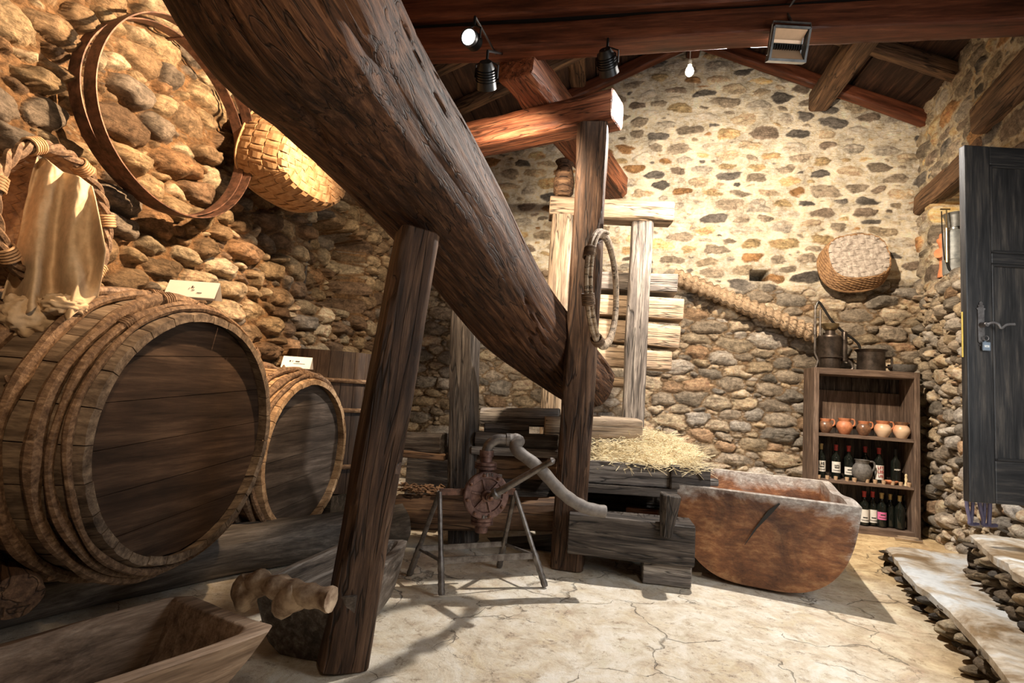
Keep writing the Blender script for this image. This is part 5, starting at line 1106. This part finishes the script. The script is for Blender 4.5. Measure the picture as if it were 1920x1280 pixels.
step('stone_step', [(a2.x, a2.y), (b2.x, b2.y), wl(b2.y), wl(a2.y)], SZ1-.03, SZ2, 'upper stone step with pale slab below the open door', 47)
# ------------------------------------------------------------ open door leaf
dl0 = W(1813, 600, 3.02); dz0 = W(1812, 936, 3.02).z; dz1 = W(1812, 254, 3.02).z; dd_ = Vector((.985, .17, 0)).normalized(); DH = dz1-dz0; DW = .88
FD = Matrix((dd_, zz.cross(dd_), zz)).transposed().to_4x4(); FD.translation = Vector((dl0.x, dl0.y, dz0))
dr = bpy.data.objects.new('door_1', None); C.collection.objects.link(dr); dr.matrix_basis = FD.copy(); dr['kind'] = 'structure'
def dbox(name, c, d, m='door', ax=2, bev=.006):
    q = MB(); q.box(c, d, FD); A = [dd_, zz.cross(dd_), zz][ax]; o = q.build(name, m, dr, frame(FD @ Vector(c), A, (0, 1, 0) if ax == 2 else (0, 0, 1)), smooth=False); bv = o.modifiers.new('b', 'BEVEL'); bv.width = bev; bv.segments = 2; return o
ST = .145; yA = above(Vector((dl0.x, dl0.y, 0)), 1855, 305)-dz0; yB_ = above(Vector((dl0.x, dl0.y, 0)), 1855, 470)-dz0; yC = above(Vector((dl0.x, dl0.y, 0)), 1855, 490)-dz0; yD = above(Vector((dl0.x, dl0.y, 0)), 1855, 860)-dz0
dbox('door_stile', (ST/2, .022, DH/2), (ST, .044, DH)); dbox('door_stile', (DW-ST/2, .022, DH/2), (ST, .044, DH))
for z0, z1 in ((0, yD), (yC, yB_), (yA, DH)): dbox('door_rail', (DW/2, .022, (z0+z1)/2), (DW-2*ST, .042, z1-z0), ax=0)
for z0, z1 in ((yD, yC), (yB_, yA)):
    dbox('door_panel', (DW/2, .026, (z0+z1)/2), (DW-2*ST, .018, z1-z0)); 
    for zc_ in (z0, z1): dbox('panel_moulding', (DW/2, .006, zc_+(.008 if zc_ == z0 else -.008)), (DW-2*ST, .012, .016), ax=0, bev=.004)
    for xc in (ST, DW-ST): dbox('panel_moulding', (xc+(.008 if xc == ST else -.008), .006, (z0+z1)/2), (.016, .012, z1-z0), bev=.004)
hz = above(Vector((dl0.x, dl0.y, 0)), 1850, 608)-dz0; hx = .075
dhh = bpy.data.objects.new('door_handle', None); C.collection.objects.link(dhh); dhh.parent = dr; dhh.matrix_basis = Matrix.Translation((hx, 0, hz))
def dp(x, y, z): return FD @ Vector((x, y, z))
q = MB(); prof = [(0, -.125), (.012, -.115), (.006, -.105), (.018, -.095), (.018, .085), (.026, .095), (.014, .102), (.018, .112), (.008, .118), (.010, .128), (0, .138)]
ring = [(x, z) for x, z in prof]+[(-x, z) for x, z in reversed(prof[1:-1])]; V = [dp(hx+x, -.001, hz+z) for x, z in ring]+[dp(hx+x, -.006, hz+z) for x, z in ring]; n = len(ring)
q.add(V, [tuple(range(n)), tuple(range(2*n-1, n-1, -1))]+[(i, (i+1) % n, (i+1) % n+n, i+n) for i in range(n)]); fixn(q.build('escutcheon', 'steel', dhh, smooth=False))
q = MB(); q.tube([dp(hx, -.005, hz), dp(hx, -.03, hz), dp(hx, -.045, hz)], [.017, .013, .012], 12); q.tube(catmull([dp(hx, -.042, hz), dp(hx+.03, -.046, hz+.012), dp(hx+.06, -.046, hz+.004), dp(hx+.075, -.046, hz-.016), dp(hx+.105, -.046, hz+.004), dp(hx+.15, -.046, hz+.010)], 5), [.008]*26, 8, flat=.7); fixn(q.build('lever', 'steel', dhh))
kx, kz = hx+.012, hz-.075
kr = MB(); kr.tube(circle(dp(kx, -.022, kz), dd_, zz, .013, 24), .0025, 6, closed=True); kt = thing('key_tag', dp(kx, -.02, kz-.07), 'small blue-grey tag hanging on a ring below the door handle', 'tag'); kr.build('ring', 'steel', kt)
q = MB(); q.box((kx+.004, -.016, kz-.045), (.044, .012, .050), FD); q.box((kx-.0, -.016, kz-.016), (.012, .006, .012), FD); o = q.build('tag_body', 'slate', kt, smooth=False); bv = o.modifiers.new('b', 'BEVEL'); bv.width = .003
text_cells('SEGU', face_fr(dp(kx+.005, -.0225, kz-.045), dd_, zz, -zz.cross(dd_)), .0017, .0022, .0006, 'lettering', 'paper', kt)
q = MB(); 
q.box((-.0015, .03, .93), (.002, .010, .26), FD)
q.build('yellow_edge_strip', plain('yellow_paint', (.55, .40, .08), .6), dr, smooth=False)
# lintel above the doorway and above the niche
def rw(u, inn, z): return RC+RD*u+RNv*inn+zz*z
timber('door_lintel', rw(d0-.62, -.03, 3.44), rw(4.4, -.03, 3.44), .30, .24, 'rafter', label='thick wooden lintel above the open door', cat='lintel', rough=.005)
timber('niche_lintel', rw(-.03, -.08, zt+.115), rw(n1+.25, -.08, zt+.115), .26, .22, 'rafter', label='brown wooden lintel above the niche in the right wall', cat='lintel', rough=.005)
# things in the niche
def niche(px, z, inn):                                                # point in the niche below photo column px
    lo, hi = n0, n1
    for _ in range(30):
        u = (lo+hi)/2; p = rw(u, inn, z)-CP; x = 960+FPX*p.dot(_R)/p.dot(_F)
        if x < px: lo = u
        else: hi = u
    return rw(u, inn, z)
c = niche(1765, 2.405, -.10); ph_ = thing('orange_pump', c, 'faded orange metal pump body with side spout in the wall niche', 'pump')
q = MB(); q.lathe([(.001, 0), (.075, 0), (.07, .04), (.058, .10), (.058, .30), (.068, .33), (.078, .35), (.078, .37), (.06, .38), (.055, .42), (.001, .43)], Matrix.Translation(c), 26); fixn(q.build('body', 'orangepaint', ph_))
sp = Vector((-.85, -.5, 0)).normalized(); q = MB(); q.tube([c+zz*.22, c+zz*.22+sp*.09, c+zz*.22+sp*.091, c+zz*.22+sp*.11], [.032, .032, .046, .046], 16); fixn(q.build('spout_flange', 'orangepaint', ph_))
c = niche(1790, 2.405, -.12); gs = thing('knapsack_sprayer', c, 'whitish metal sprayer tank standing in the wall niche', 'sprayer')
q = MB(); q.lathe([(.001, 0), (.085, 0), (.09, .01), (.09, .13), (.093, .135), (.09, .14), (.09, .38), (.08, .41), (.03, .43), (.03, .45), (.001, .45)], Matrix.Translation(c), 30); fixn(q.build('tank', 'galv', gs))
c3 = c+Vector((-.10, -.07, 0)); q = MB(); q.tube([c3+zz*.10, c3+zz*.42], .014, 10); q.tube([c3+zz*.40, c3+zz*.60], .006, 8); q.tube([c3+zz*.60+Vector((-.05, 0, 0)), c3+zz*.60+Vector((.03, 0, 0))], .007, 8); fixn(q.build('pump_rod', 'brass', gs))
q = MB(); q.tube(catmull([c3+zz*.10, c3+zz*.03+Vector((.02, 0, 0)), c3+zz*.0+Vector((.06, -.02, 0)), c+Vector((0, -.09, .02))], 5), .010, 8); q.tube(catmull([c3+Vector((-.04, 0, .58)), c3+Vector((-.035, 0, .35)), c3+Vector((-.02, 0, .12))], 5), .005, 6); fixn(q.build('rubber_tube', 'black', gs))
c = niche(1793, 2.405, -.14)
q = MB(); q.lathe([(.001, 0), (.06, 0), (.095, .13), (.10, .13), (.085, .10), (.05, .015), (.001, .015)], Matrix.Translation(c+zz*.452), 26); tag(fixn(q.build('zinc_bucket', 'galvdark')), 'small dull zinc bucket resting on top of the whitish sprayer', 'bucket')
# hoses below the door
for k, (px, r) in enumerate(((1814, .011), (1826, .010), (1838, .012), (1848, .010), (1858, .012))):
    p0 = W(px-2, 935, 3.42); p1 = W(px+random.Random(k).uniform(-6, 6), 972, 3.40); p2 = FL(px-4+k*2, 1000, SZ2+.012); p2 = Vector((p2.x, p2.y, SZ2+.015)) ; s_ = p1*1
    p2 = Vector((p1.x, p1.y, SZ2+.02)); pz = p0+zz*.35
    q = MB(); q.tube(catmull([pz, p0, p1, p2, p2+Vector((.05, .02, 0))], 5), r, 8)
    tag(q.build('purple_hose', 'purplehose'), ['purple-grey hose below the open door, nearest its free edge', 'purple-grey hose below the door, second from its free edge', 'thick purple-grey hose below the door, middle of the five', 'thin purple-grey hose below the door, fourth from its free edge', 'thick purple-grey hose below the door, farthest from its free edge'][k], 'hose', 'hoses hanging behind the door')
# ------------------------------------------------------------ lamps
def spot(c, d, lab, lit, s=1.):
    d = Vector(d).normalized(); t = thing('spotlight', c, lab, 'lamp', 'spotlights on the tie beam rail'); f2 = frame(c, d) @ Matrix.Rotation(math.pi/2, 4, 'Y')
    q = MB(); q.lathe([(.001, -.13*s), (.03*s, -.13*s), (.045*s, -.10*s), (.052*s, -.02*s), (.055*s, 0), (.047*s, -.002), (.04*s, -.02*s)], f2, 28)
    for k in range(5): q.lathe([(.048*s, (-.095+.013*k)*s), (.056*s, (-.093+.013*k)*s), (.048*s, (-.090+.013*k)*s)], f2, 28)
    fixn(q.build('housing', 'black', t))
    q = MB(); q.lathe([(.046*s, -.004*s), (.03*s, .002*s), (.001, .004*s)], f2, 24); q.build('lens', 'lens', t)
    up = Vector((c.x, TY+.0, zb+.10)); mid = c-d*.07*s+zz*.09; q = MB()
    for sd in (-1, 1):
        sv = d.cross(zz).normalized()*(.058*s*sd); q.tube([c-d*.05*s+sv, c-d*.05*s+sv+zz*.07*s, mid], .005, 6)
    q.tube([mid, Vector((mid.x, mid.y, mid.z+.05)), Vector((mid.x, TY-.02, max(mid.z+.08, zb-.07)))], .008, 6); fixn(q.build('bracket', 'black', t)); return t
spot(LAMP1, (-.18, -.92, -.25), 'black spotlight with bright white lens facing the room, left of the timber end', True, .85)
spot(W(912, 165, 3.1), (-.1, .75, -.6), 'black spotlight seen from behind below the tie beam, beside the red timber end', False, 1.1)
spot(W(1142, 138, 3.25), (.2, .8, -.55), 'black spotlight seen from behind, right of the red cap beam', False, 1.1)
# bulb
bc_ = W(1293, 133, 4.7); bl0 = thing('light_bulb', bc_, 'bare glowing light bulb hanging on a cord before the gable', 'lamp')
q = MB(); q.lathe([(.001, -.045), (.02, -.042), (.033, -.025), (.036, -.005), (.030, .018), (.018, .040), (.014, .055), (.001, .055)], Matrix.Translation(bc_), 20); q.build('glass_globe', 'bulb', bl0)
q = MB(); q.lathe([(.001, .052), (.017, .054), (.018, .095), (.006, .11), (.001, .11)], Matrix.Translation(bc_), 14); q.build('socket', 'paper', bl0)
q = MB(); tp = Vector((bc_.x, bc_.y, rz(bc_.x)+.05)); q.tube([bc_+zz*.10, bc_.lerp(tp, .5), tp], .004, 6); q.build('cord', 'paper', bl0)
# floodlight
fc = W(1478, 84, 3.05); fl = thing('floodlight', fc, 'square floodlight with copper-coloured reflector hanging under the tie beam', 'lamp')
fx, fz = Vector((.985, .17, 0)).normalized(), Vector((.05, -.35, .93)).normalized(); fy = fx.cross(fz).normalized(); FF = Matrix((fx, fz, fy)).transposed().to_4x4(); FF.translation = fc   # x right, y up, z out
if FF.to_3x3().col[2].dot(CP-fc) < 0: FF = Matrix((fx, fz, -fy)).transposed().to_4x4(); FF.translation = fc
def fbox(mb, c, d): mb.box(c, d, FF)
q = MB()
for c_, d_ in (((0, .085, 0), (.20, .012, .05)), ((0, -.085, 0), (.215, .014, .05)), ((-.100, 0, 0), (.012, .17, .05)), ((.100, 0, 0), (.012, .17, .05)), ((0, 0, -.045), (.19, .17, .02))): fbox(q, c_, d_)
fixn(q.build('housing', 'galvdark', fl, smooth=False))
q = MB(); q.add([FF @ Vector(p) for p in ((-.09, .078, .015), (.09, .078, .015), (.08, .03, -.02), (-.08, .03, -.02), (-.08, -.015, -.03), (.08, -.015, -.03), (-.092, -.078, .018), (.092, -.078, .018))], [(0, 1, 2, 3), (3, 2, 5, 4), (4, 5, 7, 6)]); q.build('reflector', 'reflector', fl, smooth=False)
q = MB()
for k in range(12): fbox(q, (-.075+.0136*k, -.012, -.008), (.005, .022, .03))
fbox(q, (0, .004, -.012), (.165, .006, .02)); q.build('cooling_fins', 'black', fl, smooth=False)
q = MB(); q.tube([FF @ Vector(p) for p in ((-.108, -.06, 0), (-.108, .10, 0), (-.105, .115, 0), (.105, .115, 0), (.108, .10, 0), (.108, -.06, 0))], .006, 6); tt = FF @ Vector((0, .115, 0)); q.tube([tt, tt+zz*.05+Vector((-.01, .02, 0)), Vector((tt.x-.02, TY-.07, zb+.06)), Vector((tt.x+.02, TY-.085, zb+.13))], .007, 6); fixn(q.build('yoke', 'steel', fl))
kb = MB(); p0 = Vector((tt.x+.02, TY-.10, zb+.13)); kb.tube(catmull([p0, p0+Vector((-.02, -.01, .03)), p0+Vector((.03, -.015, .02)), p0+Vector((.12, 0, .09)), p0+Vector((.5, -.0, .12)), p0+Vector((1.1, 0, .14))], 6), .009, 6); tag(kb.build('black_cable', 'black'), 'black cable looped above the floodlight along the tie beam', 'cable')
